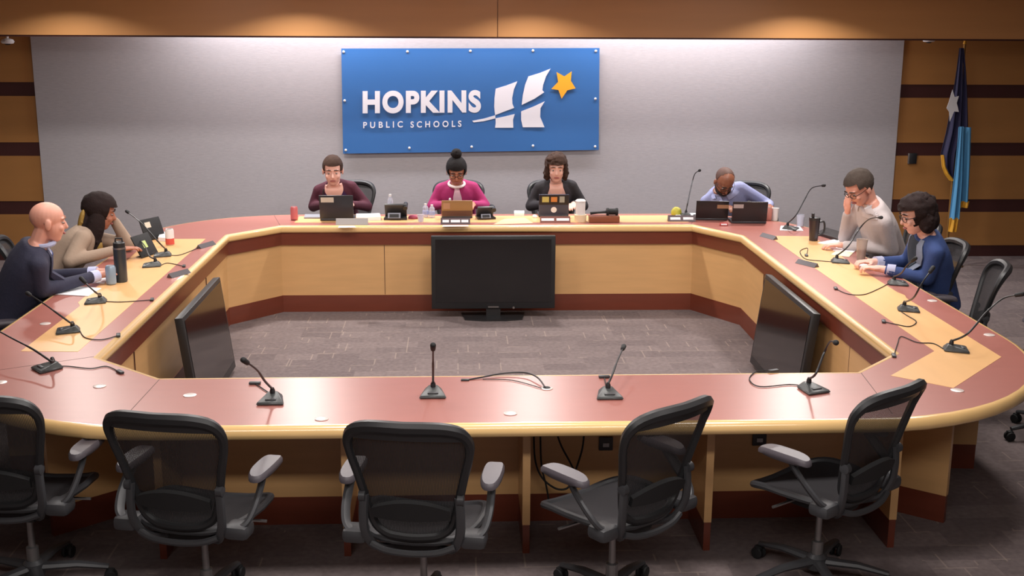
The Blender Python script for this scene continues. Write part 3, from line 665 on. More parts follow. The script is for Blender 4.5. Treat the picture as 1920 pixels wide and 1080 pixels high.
# ------------------------------------------------------------------ people
HP = [(0, .165, .125), (.25, .152, .118), (.5, .160, .118), (.70, .174, .112), (.82, .168, .096), (.91, .125, .078), (1.02, .058, .058)]
def cloth(name, rgb, r=.85): return mat(name, rgb, r, bump=.35, bscale=60, vary=.12, vscale=9)
trouser_m = cloth('dark_trousers', (38, 38, 46)); shoe_m = mat('dark_shoes', (26, 24, 24), .4)
eye_m = mat('eye_white', (168, 150, 142), .7); iris_m = mat('iris_dark', (40, 26, 20), .6)
def person(label, skin, hip, head, yaw, hyaw, hpitch, arms, top, hs=1.08, lips=(150, 84, 80), brow=(60, 42, 34), wide=1.0, hroll=0, sleeve=.02, collar=True):
    t = thing('person', label, 'person', (hip[0], hip[1], 0)); O = t.location.copy()
    B = Matrix.Rotation(R(yaw), 3, 'Z'); right = B @ Vector((1, 0, 0)); fwd = B @ Vector((0, 1, 0)); Z = Vector((0, 0, 1))
    Hm = Matrix.Rotation(R(hyaw), 3, 'Z') @ Matrix.Rotation(-R(hpitch), 3, 'X') @ Matrix.Rotation(R(hroll), 3, 'Y')
    hc = Vector(head)-O; H = lambda x, y, z: hc+Hm @ (Vector((x, y, z))*hs)
    nt = H(0, -.03, -.07); nb = nt+Vector((0, 0, -.045))-fwd*.025
    hp = Vector((0, 0, .55)); ax_ = nb-hp; L = ax_.length; a = ax_/L; ff = (fwd-a*fwd.dot(a)).normalized(); rr = ff.cross(a)*1.0
    if rr.dot(right) < 0: rr = -rr
    def sec(tt):
        for (t0, w0, d0), (t1, w1, d1) in zip(HP, HP[1:]):
            if tt <= t1 or t1 == HP[-1][0]: f = (tt-t0)/(t1-t0); return (w0+(w1-w0)*f)*wide, d0+(d1-d0)*f
    def tp(tt, th, e=0):
        w_, d_ = sec(tt); c, s_ = math.cos(th), math.sin(th)
        return hp+a*L*tt+rr*(w_+e)*math.copysign(abs(c)**.85, c)+ff*(d_+e)*math.copysign(abs(s_)**.9, s_)
    def torso(mb, e, t0, t1, n=10, seg=20):
        vs = [tp(t0+(t1-t0)*i/n, 2*PI*k/seg, e) for i in range(n+1) for k in range(seg)]
        fs = [(i*seg+k, i*seg+(k+1) % seg, (i+1)*seg+(k+1) % seg, (i+1)*seg+k) for i in range(n) for k in range(seg)]
        fs += [tuple(range(seg))[::-1], tuple(n*seg+k for k in range(seg))]; mb.add(vs, fs)
    P = lambda v: B @ Vector(v)                        # local (right, forward, up) about the hip point on the floor
    sk = MB(); torso(sk, -.012, 0, 1.0); tm = MB(); torso(tm, .014, -.06, .955); tm.cap(hp+a*L*.90-rr*.05, hp+a*L*.84-rr*.15*wide, .060, .058); tm.cap(hp+a*L*.90+rr*.05, hp+a*L*.84+rr*.15*wide, .060, .058)
    sk.cap(nb-a*.03, nt+Vector((0, 0, .02)), .052*hs, .050*hs)
    # head: cranium, face, jaw, cheeks, nose, brow, ears
    sk.ell(H(0, -.012, .035), [q*hs for q in (.076, .095, .083)], Hm); sk.ell(H(0, .022, -.025), [q*hs for q in (.063, .067, .085)], Hm)
    sk.ell(H(0, .036, -.082), [q*hs for q in (.038, .038, .032)], Hm)
    sk.cap(H(0, .084, .012), H(0, .098, -.022), .008*hs, .0125*hs); sk.ell(H(0, .070, .030), [q*hs for q in (.05, .018, .010)], Hm)
    for s in (-1, 1):
        sk.ell(H(s*.034, .062, -.026), [q*hs for q in (.022, .02, .02)], Hm); sk.ell(H(s*.079, -.008, -.006), [q*hs for q in (.009, .020, .032)], Hm)
    for sd, s in (('R', 1), ('L', -1)):
        el, wr, d, n_ = arms[sd]; sh = hp+a*L*.83+rr*s*.158*wide; el, wr, d, n_ = P(el), P(wr), P(d).normalized(), P(n_)
        n_ = (n_-d*n_.dot(d)).normalized(); sk.cap(sh, el, .047, .038); sk.cap(el, wr, .037, .026)
        tm.cap(sh-rr*s*.01, el, .060*(.5+.5*wide), .052); tm.cap(el, wr-(wr-el).normalized()*sleeve, .050, .038)
        th = d.cross(n_)*s                              # toward the thumb
        sk.ell(wr+d*.048, (1, 1, 1), Matrix((th*.040, d*.052, n_*.0155)).transposed()); sk.cap(wr-d*.02, wr+d*.03, .025, .024)
        curl = arms.get('curl'+sd, .5)
        for k, ln in enumerate((.072, .080, .074, .058)):
            b0 = wr+d*.085+th*(.030-.020*k)-d*(.006*(k == 3)); dirs = []; q = b0; ang = .2*curl
            for j, fr in enumerate((.45, .3, .25)):
                dd = d*math.cos(ang)+n_*math.sin(ang); q2 = q+dd*ln*fr; sk.cap(q, q2, .0093-.0008*j, .0088-.0008*j, 8); q = q2; ang += 1.1*curl
        q = wr+d*.022+th*.030; q2 = q+(th*.75+d*.65+n_*.25)*.038; sk.cap(q, q2, .0125, .0105, 8); sk.cap(q2, q2+(th*.2+d*.95+n_*.2)*.034, .0105, .0085, 8)
    # legs
    tr = MB(); tr.ell(hp+Vector((0, 0, -.01)), (1, 1, 1), Matrix((rr*.17, ff*.14, Z*.10)).transposed()); so = MB()
    for s in (-1, 1):
        kn = P((s*.12, .40, .53)); an = P((s*.13, .44, .10)); tr.cap(hp+right*s*.09, kn, .082, .062); tr.cap(kn, an, .058, .042)
        sk.cap(hp+right*s*.09, kn, .06, .045); sk.cap(kn, an, .045, .035); sk.cap(an, an+fwd*.02-Z*.04, .035, .035)
        so = MB(); so.cap(an+Vector((0, 0, -.055))-fwd*.02, an+Vector((0, 0, -.06))+fwd*.14, .042, .036); so.build('shoe', shoe_m, t, remesh=.009, relax=2)
    b = sk.build('body', skin, t, remesh=.0052, relax=3); tmo = tm.build('top', top, t, remesh=.009, relax=14); tr.build('trousers', trouser_m, t, remesh=.012, relax=4)
    lm = mat('lips_%d_%d_%d' % lips, lips, .45); bm_ = mat('brow_%d_%d_%d' % brow, brow, .8)
    MB().ell(H(0, .0865, -.058), [q*hs for q in (.024, .009, .0075)], Hm).build('lips', lm, t)
    for s in (-1, 1):
        e = MB().ell(H(s*.031, .0735, .007), [q*hs for q in (.011, .0095, .0048)], Hm).build('eye', eye_m, t); MB().ell(H(s*.031, .0815, .004), [q*hs for q in (.0052, .004, .0042)], Hm).build('iris', iris_m, e)
        MB().tube([H(s*.012, .089, .034), H(s*.032, .088, .037), H(s*.052, .074, .029)], [.0035*hs, .0048*hs, .002*hs], 6).build('eyebrow', bm_, t)
    t_ = dict(bvh=[BVHTree.FromPolygons([v.co for v in o_.data.vertices], [list(f_.vertices) for f_ in o_.data.polygons]) for o_ in (b, tmo)], t=t, H=H, Hm=Hm, hs=hs, tp=tp, P=P, O=O, ff=ff, rr=rr, a=a, L=L, hp=hp, nt=nt); return t_
def shell(p, m, cond, rad=(.085, .104, .094), cen=(0, -.014, .034), amp=.003, fr=40, th=.008, name='hair', nu=40, nv=26):
    mb = MB(); vs = []; ks = []
    for j in range(nv+1):
        for i in range(nu):
            t1 = PI*j/nv; t2 = 2*PI*i/nu; q = Vector((cen[0]+rad[0]*math.sin(t1)*math.cos(t2), cen[1]+rad[1]*math.sin(t1)*math.sin(t2), cen[2]+rad[2]*math.cos(t1)))
            k = 1+amp/.09*noise.noise(q*fr); ks.append(q); q = Vector(cen)+(q-Vector(cen))*k; vs.append(p['H'](*q))
    fs = []
    for j in range(nv):
        for i in range(nu):
            f = (j*nu+i, (j+1)*nu+i, (j+1)*nu+(i+1) % nu, j*nu+(i+1) % nu); c = sum((ks[v] for v in f), Vector())/4
            if cond(c.x, c.y, c.z): fs.append(f)
    mb.add(vs, fs); bm = bmesh.new(); me = bpy.data.meshes.new('x'); me.from_pydata([tuple(v) for v in mb.v], [], mb.f); bm.from_mesh(me)
    bmesh.ops.remove_doubles(bm, verts=bm.verts, dist=1e-5); bmesh.ops.delete(bm, geom=[v for v in bm.verts if not v.link_faces], context='VERTS')
    bm.verts.index_update(); o = MB(); o.add([v.co.copy() for v in bm.verts], [[v.index for v in f.verts] for f in bm.faces]); bm.free(); bpy.data.meshes.remove(me)
    return o.build(name, m, p['t'], solid=th*p['hs'])
def clumps(p, m, els, name='hair_length', seed=1, n=26, r=.022, base=.006, vox=.006):
    random.seed(seed); mb = MB()
    for c, rad in els:
        mb.ell(p['H'](*c), [q*p['hs'] for q in rad], p['Hm'])
        for _ in range(n):
            u = Vector((random.gauss(0, 1), random.gauss(0, 1), random.gauss(0, 1))).normalized(); q = (c[0]+u.x*rad[0]*.85, c[1]+u.y*rad[1]*.85, c[2]+u.z*rad[2]*.85); k = r*random.uniform(.5, 1)
            mb.ell(p['H'](*q), [k]*3, None, 8, 6)
    return mb.build(name, m, p['t'], remesh=vox, relax=2)
def patch(p, name, m, t0, t1, hw, e=.026, th=.006, side=None):     # surface piece lying on the chest
    def fn(a_, b_):
        tt = t0+(t1-t0)*b_; lo, hi = hw(b_); q = p['tp'](tt, PI/2-(lo+(hi-lo)*a_), e); best = 0
        for bv in p['bvh']:                             # settle on whatever is outermost there, cloth or skin
            h_ = bv.ray_cast(q+p['ff']*.075, -p['ff'], .16)[0]
            if h_ is not None: best = max(best, .075+(h_-(q+p['ff']*.075)).length*-1+.2)
        return q+p['ff']*((best-.2 if best else 0)+.003+max(0, e-.020)*.7)
    return MB().grid(fn, 11, 15).build(name, m, p['t'], solid=th)
def glasses(p, m):
    mb = MB(); H = p['H']
    for s in (-1, 1):
        mb.ring([H(s*(.033+.023*math.cos(2*PI*k/16)), .097-.010*abs(.033+.023*math.cos(2*PI*k/16))/.05, .004+.018*math.sin(2*PI*k/16)) for k in range(16)], .0024, 6)
        mb.tube([H(s*.056, .088, .008), H(s*.078, .05, .010), H(s*.084, -.01, .008)], .0024, 6)
    mb.tube([H(-.010, .098, .006), H(0, .102, .010), H(.010, .098, .006)], .0022, 6); return mb.build('glasses', m, p['t'])
def strap_ring(p, name, m, tt, e, r, th0=0, th1=2*PI): return MB().ring([p['tp'](tt-.05*max(0, math.sin(2*PI*k/24)), 2*PI*k/24, e) for k in range(24)], r, 6).build(name, m, p['t'])
short = lambda x, y, z: (z > .075 if y > .045 else (z > .030 if y > .0 else (z > -.005 if y > -.04 else z > -.055)))
hair_brown = mat('hair_brown', (58, 40, 32), .85, spec=.25, bump=.5, bscale=90, vary=.3, vscale=30)
hair_black = mat('hair_black', (20, 15, 16), .8, spec=.25, bump=.5, bscale=90)
hair_dark = mat('hair_dark_brown', (36, 24, 23), .85, spec=.25, bump=.5, bscale=90, vary=.3, vscale=30)
hair_grey = mat('hair_grey_brown', (66, 56, 50), .85, spec=.25, bump=.5, bscale=90, vary=.25, vscale=40)
frame_m = mat('glasses_frame', (40, 28, 26), .35)
def armset(R_, L_, cR=.5, cL=.5): return {'R': R_, 'L': L_, 'curlR': cR, 'curlL': cL}
rest = lambda s, y=.50: ((s*.25, .18, .74), (s*.13, y-.05, .80), (-s*.25, 1, -.05), (0, 0, -1))
typ = armset(rest(1), rest(-1), .4, .4)

# far desk, left: woman in maroon cardigan
h1 = ay(624, 320, 10.78)
p = person('woman with brown hair pulled back in dark maroon cardigan, seated leftmost at the far desk', skin_p, (-1.09, 11.10), h1, 180, 184, 14, typ, cloth('maroon_knit', (72, 22, 40)), 1.12)
shell(p, hair_brown, lambda x, y, z: (z > .070 if y > .045 else (z > .012 if y > .0 else z > -.06)), rad=(.081, .100, .091), th=.007)
MB().ell(p['H'](0, -.10, .06), (.035, .035, .035)).build('hair_bun', hair_brown, p['t'])
patch(p, 'shirt', cloth('purple_shirt', (56, 24, 70)), .35, .93, lambda b: (-.62+.1*b, .62-.1*b), .022)
patch(p, 'neckline', skin_p, .80, 1.01, lambda b: (-.12-.75*b, .12+.75*b), .026, .008)
MB().tube([p['tp'](.97, PI/2-.8, .03), p['tp'](.93, PI/2-.7, .034), p['tp'](.88, PI/2-.6, .034)], .005).build('collar_clip', black, p['t'])
# woman in magenta cardigan
h2 = ay(856, 322, 10.78)
p = person('woman with high black bun in magenta cardigan, seated at the far desk', skin_m, (.015, 11.10), h2, 180, 180, 24, typ, cloth('magenta_knit', (166, 44, 104)), 1.08, brow=(40, 26, 22))
shell(p, hair_black, lambda x, y, z: (z > .058 if y > .045 else (z > -.02 if y > .0 else z > -.07)), th=.010)
clumps(p, hair_black, [((0, -.045, .150), (.046, .048, .045))], 'hair_bun', 3, 18, .016)
glasses(p, frame_m)
patch(p, 'blouse', cloth('pale_blouse', (226, 190, 204)), .25, .97, lambda b: (-.27+.16*b, .27-.16*b), .026)
MB().ring([p['nt']+Vector((.072*math.cos(2*PI*k/24), -.01+.072*math.sin(2*PI*k/24), -.062+.022*math.sin(2*PI*k/24))) for k in range(24)], .013, 8).build('white_collar', cloth('white_cloth', (228, 214, 214)), p['t'])
MB().ell(p['tp'](.78, PI/2-.28, .034), (.012, .012, .016)).build('badge', white, p['t'])
# woman in black blazer
h3 = ay(1043, 316, 10.78)
p = person('woman with wavy brown bob in black blazer, seated at the far desk', skin_p, (.94, 11.10), h3, 180, 178, 10, typ, cloth('black_blazer', (38, 34, 38)), 1.06, brow=(90, 64, 50))
shell(p, hair_brown, lambda x, y, z: (z > .060 if y > .045 else (z > -.06 if y > .0 else z > -.08)), rad=(.094, .112, .102), amp=.012, th=.014)
clumps(p, hair_brown, [((-.078, -.01, -.04), (.030, .045, .075)), ((.078, -.01, -.04), (.030, .045, .075)), ((0, -.075, -.03), (.07, .04, .08)), ((.03, .045, .095), (.055, .03, .022))], 'hair_length', 5, 22, .020)
patch(p, 'blouse', cloth('blush_blouse', (214, 170, 160)), .20, .97, lambda b: (-.30-.12*b, .30+.12*b), .022, .008)
patch(p, 'lapel', cloth('blazer_lapel', (48, 42, 48)), .30, .95, lambda b: (-.52-.25*b, -.30-.14*b), .030)
patch(p, 'lapel', cloth('blazer_lapel', (48, 42, 48)), .30, .95, lambda b: (.30+.14*b, .52+.25*b), .030)
patch(p, 'neckline', skin_p, .80, .99, lambda b: (-.10-.42*b, .10+.42*b), .029, .006)
MB().ell(p['tp'](.80, PI/2, .040), (.008, .006, .008)).build('pendant', gold, p['t'])
# man in pale blue shirt, head bowed
h4 = ay(1358, 341, 10.55)
p = person('man with shaved head and beard in pale blue shirt, bowed over two laptops', skin_d, (2.66, 11.02), h4, 172, 190, 46,
           armset(((.26, .18, .76), (.13, .45, .79), (-.3, 1, -.05), (0, 0, -1)), ((-.30, .14, .76), (-.26, .50, .80), (.1, 1, .1), (0, 0, -1))), cloth('pale_blue_shirt', (142, 146, 184)), 1.08, brow=(30, 20, 18), lips=(110, 64, 56), wide=1.10)
shell(p, mat('beard_dark', (38, 26, 24), .8), lambda x, y, z: z < -.045 and y > -.01 and not (z > -.07 and abs(x) < .026), rad=(.069, .080, .098), cen=(0, .022, -.025), th=.007, name='beard')
shell(p, mat('hair_stubble', (84, 56, 46), .7), lambda x, y, z: (z > .02 if y < .0 else False), rad=(.078, .097, .085), th=.002, amp=0, name='hair')
patch(p, 'collar', cloth('pale_blue_collar', (156, 160, 198)), .88, .99, lambda b: (-.9, -.12), .030)
patch(p, 'collar', cloth('pale_blue_collar', (156, 160, 198)), .88, .99, lambda b: (.12, .9), .030)
glasses(p, frame_m)
# right desk: man in grey shirt leaning forehead on hand
h5 = ax(1611, 353, 2.98)
p = person('man with short hair and glasses in light grey shirt, resting his forehead on one hand', skin_l, (3.42, 8.86), h5, 104, 112, 36,
           armset(((.16, .36, .80), (.03, .43, 1.02), (-.12, .14, 1), (0, -1, .1)), ((-.28, .22, .77), (-.08, .52, .79), (.35, 1, 0), (0, 0, -1)), .7, .4), cloth('light_grey_shirt', (190, 180, 180)), 1.10, brow=(50, 38, 34), wide=1.05)
shell(p, hair_grey, short, th=.011, amp=.004)
glasses(p, frame_m)
patch(p, 'collar', cloth('grey_collar', (200, 190, 190)), .90, 1.0, lambda b: (-1.3, -.15), .026)
patch(p, 'collar', cloth('grey_collar', (200, 190, 190)), .90, 1.0, lambda b: (.15, 1.3), .026)
h5p = p
# woman in blue jacket
h6 = ax(1718, 404, 3.10)
p = person('woman with dark curly hair and glasses in blue jacket, looking down at the right desk', skin_p, (3.36, 7.84), h6, 88, 92, 16,
           armset(((.22, .16, .78), (.12, .44, .80), (-.2, 1, .05), (0, 0, -1)), ((-.24, .18, .76), (-.12, .46, .80), (.2, 1, .1), (0, 0, -1)), .8, .8), cloth('blue_denim_jacket', (48, 68, 118)), 1.08, brow=(50, 34, 30), sleeve=.05, wide=1.05)
shell(p, hair_dark, lambda x, y, z: (z > .055 if y > .045 else (z > -.05 if y > .01 else z > -.09)), rad=(.098, .116, .104), amp=.014, th=.014)
clumps(p, hair_dark, [((-.075, -.03, -.045), (.035, .055, .07)), ((.075, -.03, -.045), (.035, .055, .07)), ((0, -.085, -.035), (.08, .05, .085)), ((0, -.02, .10), (.08, .09, .04))], 'hair_length', 8, 30, .022)
glasses(p, frame_m)
patch(p, 'shirt', cloth('teal_shirt', (40, 50, 62)), .2, .95, lambda b: (-.45, .45), .022)
patch(p, 'scarf', cloth('grey_scarf', (120, 128, 146)), .25, .97, lambda b: (-.55-.2*b, -.30-.1*b), .032)
patch(p, 'scarf', cloth('grey_scarf', (120, 128, 146)), .25, .97, lambda b: (.30+.1*b, .55+.2*b), .032)
for s in (-1, 1):
    e_, w_ = p['P']((s*.23, .17, .77)), p['P']((s*.12, .45, .80)); d_ = (w_-e_).normalized()
    MB().tube([w_-d_*.085, w_-d_*.03], [.044, .040], 14).build('shirt_cuff', cloth('cuff_lilac', (176, 178, 204)), p['t'])
# left desk, nearest: bald man in navy suit
h7 = ax(91, 417, -2.56)
p = person('bald man in navy suit and blue tie, seated nearest at the left desk', skin_l, (-2.88, 7.36), h7, -62, -68, 6,
           armset(((.24, .20, .79), (.05, .60, .815), (-.25, 1, -.05), (0, 0, -1)), ((-.24, .24, .78), (-.04, .62, .815), (.25, 1, -.05), (0, 0, -1)), .5, .5), cloth('navy_suit', (46, 46, 66)), 1.08, brow=(150, 104, 84), wide=1.12, sleeve=.05)
patch(p, 'shirt', cloth('pale_shirt', (170, 176, 206)), .35, .98, lambda b: (-.18-.28*b, .18+.28*b), .022)
patch(p, 'tie', cloth('blue_tie', (44, 72, 140)), .25, .93, lambda b: (-.14, .14), .032)
patch(p, 'lapel', cloth('suit_lapel', (54, 54, 76)), .30, .97, lambda b: (-.36-.32*b, -.18-.24*b), .032)
patch(p, 'lapel', cloth('suit_lapel', (54, 54, 76)), .30, .97, lambda b: (.18+.24*b, .36+.32*b), .032)
MB().ring([p['nt']+Vector((.064*math.cos(2*PI*k/20), .064*math.sin(2*PI*k/20), -.055+.012*math.sin(2*PI*k/20))) for k in range(20)], .016, 8).build('shirt_collar', cloth('pale_shirt', (170, 176, 206)), p['t'])
for s, el, wr in ((1, (.24, .20, .79), (.05, .60, .815)), (-1, (-.24, .24, .78), (-.04, .62, .815))):
    e_, w_ = p['P'](el), p['P'](wr); d_ = (w_-e_).normalized()
    MB().tube([w_-d_*.075, w_-d_*.02], [.041, .039], 14).build('shirt_cuff', cloth('cuff_white', (190, 194, 226)), p['t'])
# left desk, farther: woman in beige sweater
h8 = ax(188, 398, -2.60)
p = person('woman with long dark hair in beige sweater, cheek on hand at the left desk', skin_m, (-2.98, 8.42), h8, -72, -76, 16,
           armset(((.24, .18, .77), (.20, .52, .83), (-.05, 1, .05), (0, 0, -1)), ((-.12, .60, .80), (-.09, .50, 1.01), (.15, -.35, 1), (0, -1, -.3)), .4, .8), cloth('beige_sweater', (164, 142, 124)), 1.08, brow=(40, 28, 24), wide=1.18, sleeve=.03)
shell(p, hair_dark, lambda x, y, z: (z > .060 if y > .045 else (z > -.05 if y > .01 else z > -.09)), rad=(.092, .112, .100), amp=.005, th=.012)
clumps(p, hair_dark, [((-.070, -.02, -.10), (.030, .045, .13)), ((.068, -.01, -.11), (.046, .062, .14)), ((0, -.085, -.10), (.08, .035, .14)), ((.075, .02, -.20), (.026, .03, .07))], 'hair_length', 11, 20, .016)
clumps(p, mat('hair_streak_gold', (150, 118, 52), .6, vary=.3, vscale=30), [((.055, -.105, -.07), (.028, .020, .075)), ((.080, .045, -.235), (.020, .022, .055))], 'hair_streak', 12, 8, .012)
# their chairs
PC = []
PC.append(chair('black office chair behind the woman in maroon cardigan', -1.06, 11.02, 174))
PC.append(chair('black office chair behind the woman in magenta cardigan', .015, 11.02, 180))
PC.append(chair('black office chair hidden behind the woman in black blazer', .93, 11.02, 180))
PC.append(chair('black office chair behind the bowed man in pale blue shirt', 2.72, 10.92, 166))
PC.append(chair('dark office chair behind the man in light grey shirt', 3.36, 8.88, 96))
PC.append(chair('grey mesh office chair the woman in blue jacket sits on', 3.13, 7.86, 86))
PC.append(chair('black office chair of the bald man in navy suit', -2.92, 7.35, -66))
PC.append(chair('black office chair of the woman in beige sweater', -2.92, 8.44, -74))

for o in PC: o.scale = (1, 1, .92 if o is not PC[5] else .97)                   # these seats are set lower

# ------------------------------------------------------------------ things on the desks
TZ = .7514
def at(u, v): q = az(u, v); return (q.x, q.y, TZ)
def laptop(label, u, v, rz, W, H, lid, tilt=12, stickers=(), logo=None, upper=None):
    t = thing('laptop', label, 'laptop', at(u, v), R(rz))
    MB().box((0, .11, .009), (W, .22, .016), bev=.004).build('base', mat('laptop_base', (52, 52, 56), .4), t)
    MB().box((0, .11, .018), (W-.04, .12, .002)).build('keyboard', blackm, t)
    M_ = Matrix.Rotation(R(tilt), 3, 'X')
    def on(mb): mb.v = [M_ @ q+Vector((0, .0, .018)) for q in mb.v]; return mb
    l = on(MB().box((0, 0, H/2), (W, .009, H), bev=.003)).build('lid', lid, t)
    on(MB().box((0, .0050, H/2), (W-.02, .001, H-.02))).build('screen', screen_m, l)
    if upper: on(MB().box((0, -.0052, H*.74), (W-.004, .0015, H*.46))).build('lid_sleeve', upper, l)
    for (sx, sz, sw, sh_, m) in stickers: on(MB().box((sx, -.0065, sz), (sw, .0015, sh_))).build('sticker', m, l)
    if logo: on(MB().lathe([(0, 0), (logo[2], 0), (logo[2], .002), (0, .002)], (logo[0], -.004, logo[1]), 20, Matrix.Rotation(R(90), 3, 'X'))).build('round_emblem', white, l)
    return t
dk = mat('laptop_dark', (50, 50, 54), .4); dk2 = mat('laptop_black', (32, 27, 28), .4); tan = mat('laptop_tan', (148, 116, 78), .45); nv = mat('laptop_navy', (50, 56, 78), .4)
cream = mat('sticker_cream', (206, 196, 178), .6); stkr = mat('sticker_tan', (160, 122, 92), .6); stor = mat('sticker_orange', (196, 124, 60), .6); stye = mat('sticker_yellow', (184, 172, 96), .6); stgr = mat('sticker_grey', (150, 150, 140), .6)
laptop('dark grey open laptop with cream sticker before the woman in maroon cardigan', 632, 414, 0, .29, .215, dk, 12, [(-.075, .155+.02, .11, .045, cream)])
laptop('tan open laptop before the woman in magenta cardigan', 857, 409, 0, .27, .155, tan, 20, [(-.09, .105, .06, .06, mat('sticker_pinkish', (170, 134, 110), .6)), (0, .03, .26, .05, mat('laptop_lower_brown', (96, 66, 56), .6))])  # second piece is a darker brown strip across the lower lid
laptop('navy open laptop with three stickers and white round emblem before the woman in black blazer', 1038, 407, 0, .265, .19, nv, 8, [(-.075, .145, .06, .05, stye), (0, .145, .055, .045, stor), (.07, .145, .045, .055, stgr)], (0, .05, .026), dk2)
laptop('black open laptop with tan sticker, turned slightly, left one before the bowed man', 1334, 413, -6, .28, .165, dk2, 16, [(.09, .115, .10, .035, stkr)])
laptop('black open laptop with pale sticker, right one before the bowed man', 1404, 419, -4, .30, .18, dk2, 12, [(-.10, .14, .085, .035, mat('sticker_pale', (170, 160, 156), .6))])

def phone(label, u, v, rz, s=1.0):
    t = thing('desk_phone', label, 'desk phone', at(u, v), R(rz))
    MB().prism([(-.10*s, -.05), (.10*s, -.05), (.09*s, .12), (-.09*s, .12)], 0, .018).build('base', black, t)
    M_ = Matrix.Rotation(R(-52), 3, 'X'); mb = MB().box((0, 0, 0), (.19*s, .15*s, .022), M_, .005); mb.v = [q+Vector((0, .03, .075*s)) for q in mb.v]
    b = mb.build('console', charcoal, t)
    mb = MB().box((0, 0, 0), (.11*s, .05*s, .004), Matrix.Rotation(R(60), 3, 'X')); mb.v = [q+Vector((-.01, -.052, .040*s)) for q in mb.v]; mb.build('display_frame', mat('phone_grey', (120, 122, 134), .4), t)
    mb = MB().box((0, 0, 0), (.08*s, .030*s, .003), Matrix.Rotation(R(60), 3, 'X')); mb.v = [q+Vector((-.01, -.056, .040*s)) for q in mb.v]; mb.build('display', blackm, t)
    MB().tube([(.085*s, -.03, .10*s), (.092*s, .03, .125*s), (.085*s, .09, .12*s)], [.020, .014, .020], 10).build('handset', black, t)
    return t
phone('larger black desk phone between the maroon and magenta cardigans', 742, 411, 0, 1.0)
phone('smaller black desk phone to the right of the tan laptop', 911, 410, 10, .78)
def can(label, u, v, body, r=.033, h=.122, band=None, name='drink_can', cat='can', z=0):
    p_ = at(u, v); t = thing(name, label, cat, (p_[0], p_[1], TZ+z))
    MB().lathe([(r*.8, 0), (r, .008), (r, h-.014), (r*.82, h), (r*.78, h-.003), (0, h-.004)], seg=20).build('body', body, t)
    MB().lathe([(0, h-.003), (r*.55, h-.003), (r*.55, h-.001), (0, h-.001)], seg=14).build('lid', steel, t)
    if band: MB().lathe([(r*1.01, h*.05), (r*1.01, h*band[0]), (r*.99, h*band[0])], seg=20).build('printed_band', band[1], t)
    return t
pinkred = mat('can_pinkred', (206, 112, 114), .35, metal=.2); redm = mat('can_red', (206, 84, 74), .4)
can('pink and silver drink can at the left end of the far desk', 552, 412, pinkred, .032, .115)
can('white and red drink can behind the tablets on the left desk', 319, 459, white, .033, .125, band=(.42, redm))
can('pale blue drink can beside the dark tumbler on the left desk', 209, 533, mat('can_blue', (150, 170, 190), .35, metal=.3), .033, .125)
can('white and pink drink can right of the two black laptops', 1441, 413, mat('cup_pinkish', (196, 130, 118), .5), .028, .115, band=None)
def cup(label, u, v, m, r0=.030, r1=.040, h=.11, sleeve=None, lid=None):
    p_ = at(u, v); t = thing('cup', label, 'cup', (p_[0], p_[1], TZ))
    MB().lathe([(0, .001), (r0, 0), (r1, h), (r1+.003, h+.002), (r1-.002, h), (r0-.003, .006), (0, .006)], seg=20).build('body', m, t)
    if sleeve: MB().lathe([(r0*1.25, 0), (r0*1.35, h*.33), (r0*1.3, h*.33)], seg=20).build('sleeve', sleeve, t)
    if lid: MB().lathe([(0, h+.012), (r1*.8, h+.012), (r1+.004, h), (r1+.004, h-.006), (0, h-.004)], seg=20).build('lid', lid, t)
    return t
cup('white paper cup right of the black laptops at the far right corner', 1453, 413, white, .022, .029, .105)
cup('tall white tumbler in a cream sleeve right of the laptop with stickers', 1088, 415, white, .040, .042, .18, mat('sleeve_cream', (236, 214, 176), .6), white)
glassm = mat('clear_plastic', (225, 228, 240), .12, trans=.55, alpha=.75)
def bottle(label, u, v, h=.2, r=.030, capm=None):
    p_ = at(u, v); t = thing('water_bottle', label, 'bottle', (p_[0], p_[1], TZ))
    MB().lathe([(0, 0), (r, .003), (r, h*.55), (r*.92, h*.6), (r, h*.66), (r*.85, h*.76), (r*.36, h*.90), (r*.36, h*.93)], seg=18).build('bottle_body', glassm, t)
    MB().lathe([(r*1.015, h*.22), (r*1.015, h*.46), (r, h*.46)], seg=18).build('bottle_label', mat('label_blue_white', (150, 162, 206), .5), t)
    MB().lathe([(r*.42, h*.90), (r*.42, h), (0, h)], seg=14).build('cap', capm or white, t)
    return t
bottle('clear plastic water bottle behind the larger desk phone', 732, 404, .19, .027)
bottle('clear plastic water bottle left of the magenta cardigan, the left one of a pair', 798, 407, .12, .026)
bottle('clear plastic water bottle nearest the magenta cardigan, the right one of a pair', 810, 408, .115, .026)
# crumpled plastic cup, snack bag
t = thing('plastic_cup', 'small clear plastic cup in front of the pair of water bottles', 'cup', at(789, 416)); MB().lathe([(0, 0), (.022, 0), (.030, .06), (.032, .062), (.028, .06), (.019, .004), (0, .004)], seg=16).build('body', glassm, t)
def soft(label, name, cat, u, v, d, m, seed, n=14, rz=0, amp=.25):
    random.seed(seed); mb = MB(); mb.ell((0, 0, 0), d, None, 18, 12)
    mb.v = [Vector((q.x*(1+amp*noise.noise(q*60+Vector((seed, 0, 0)))), q.y*(1+amp*noise.noise(q*60)), max(-d[2]*.55, q.z*(1+amp*noise.noise(q*50))))) for q in mb.v]
    p_ = at(u, v); mb.v = [q+Vector((0, 0, d[2]*.55)) for q in mb.v]; o = mb.build(name, m); o.location = p_; o.rotation_euler = (0, 0, R(rz)); return tag(o, label, cat)
soft('small crumpled red and purple snack wrapper beside the larger desk phone', 'snack_wrapper', 'wrapper', 776, 410, (.05, .03, .022), mat('wrapper_red', (150, 60, 84), .4), 3)
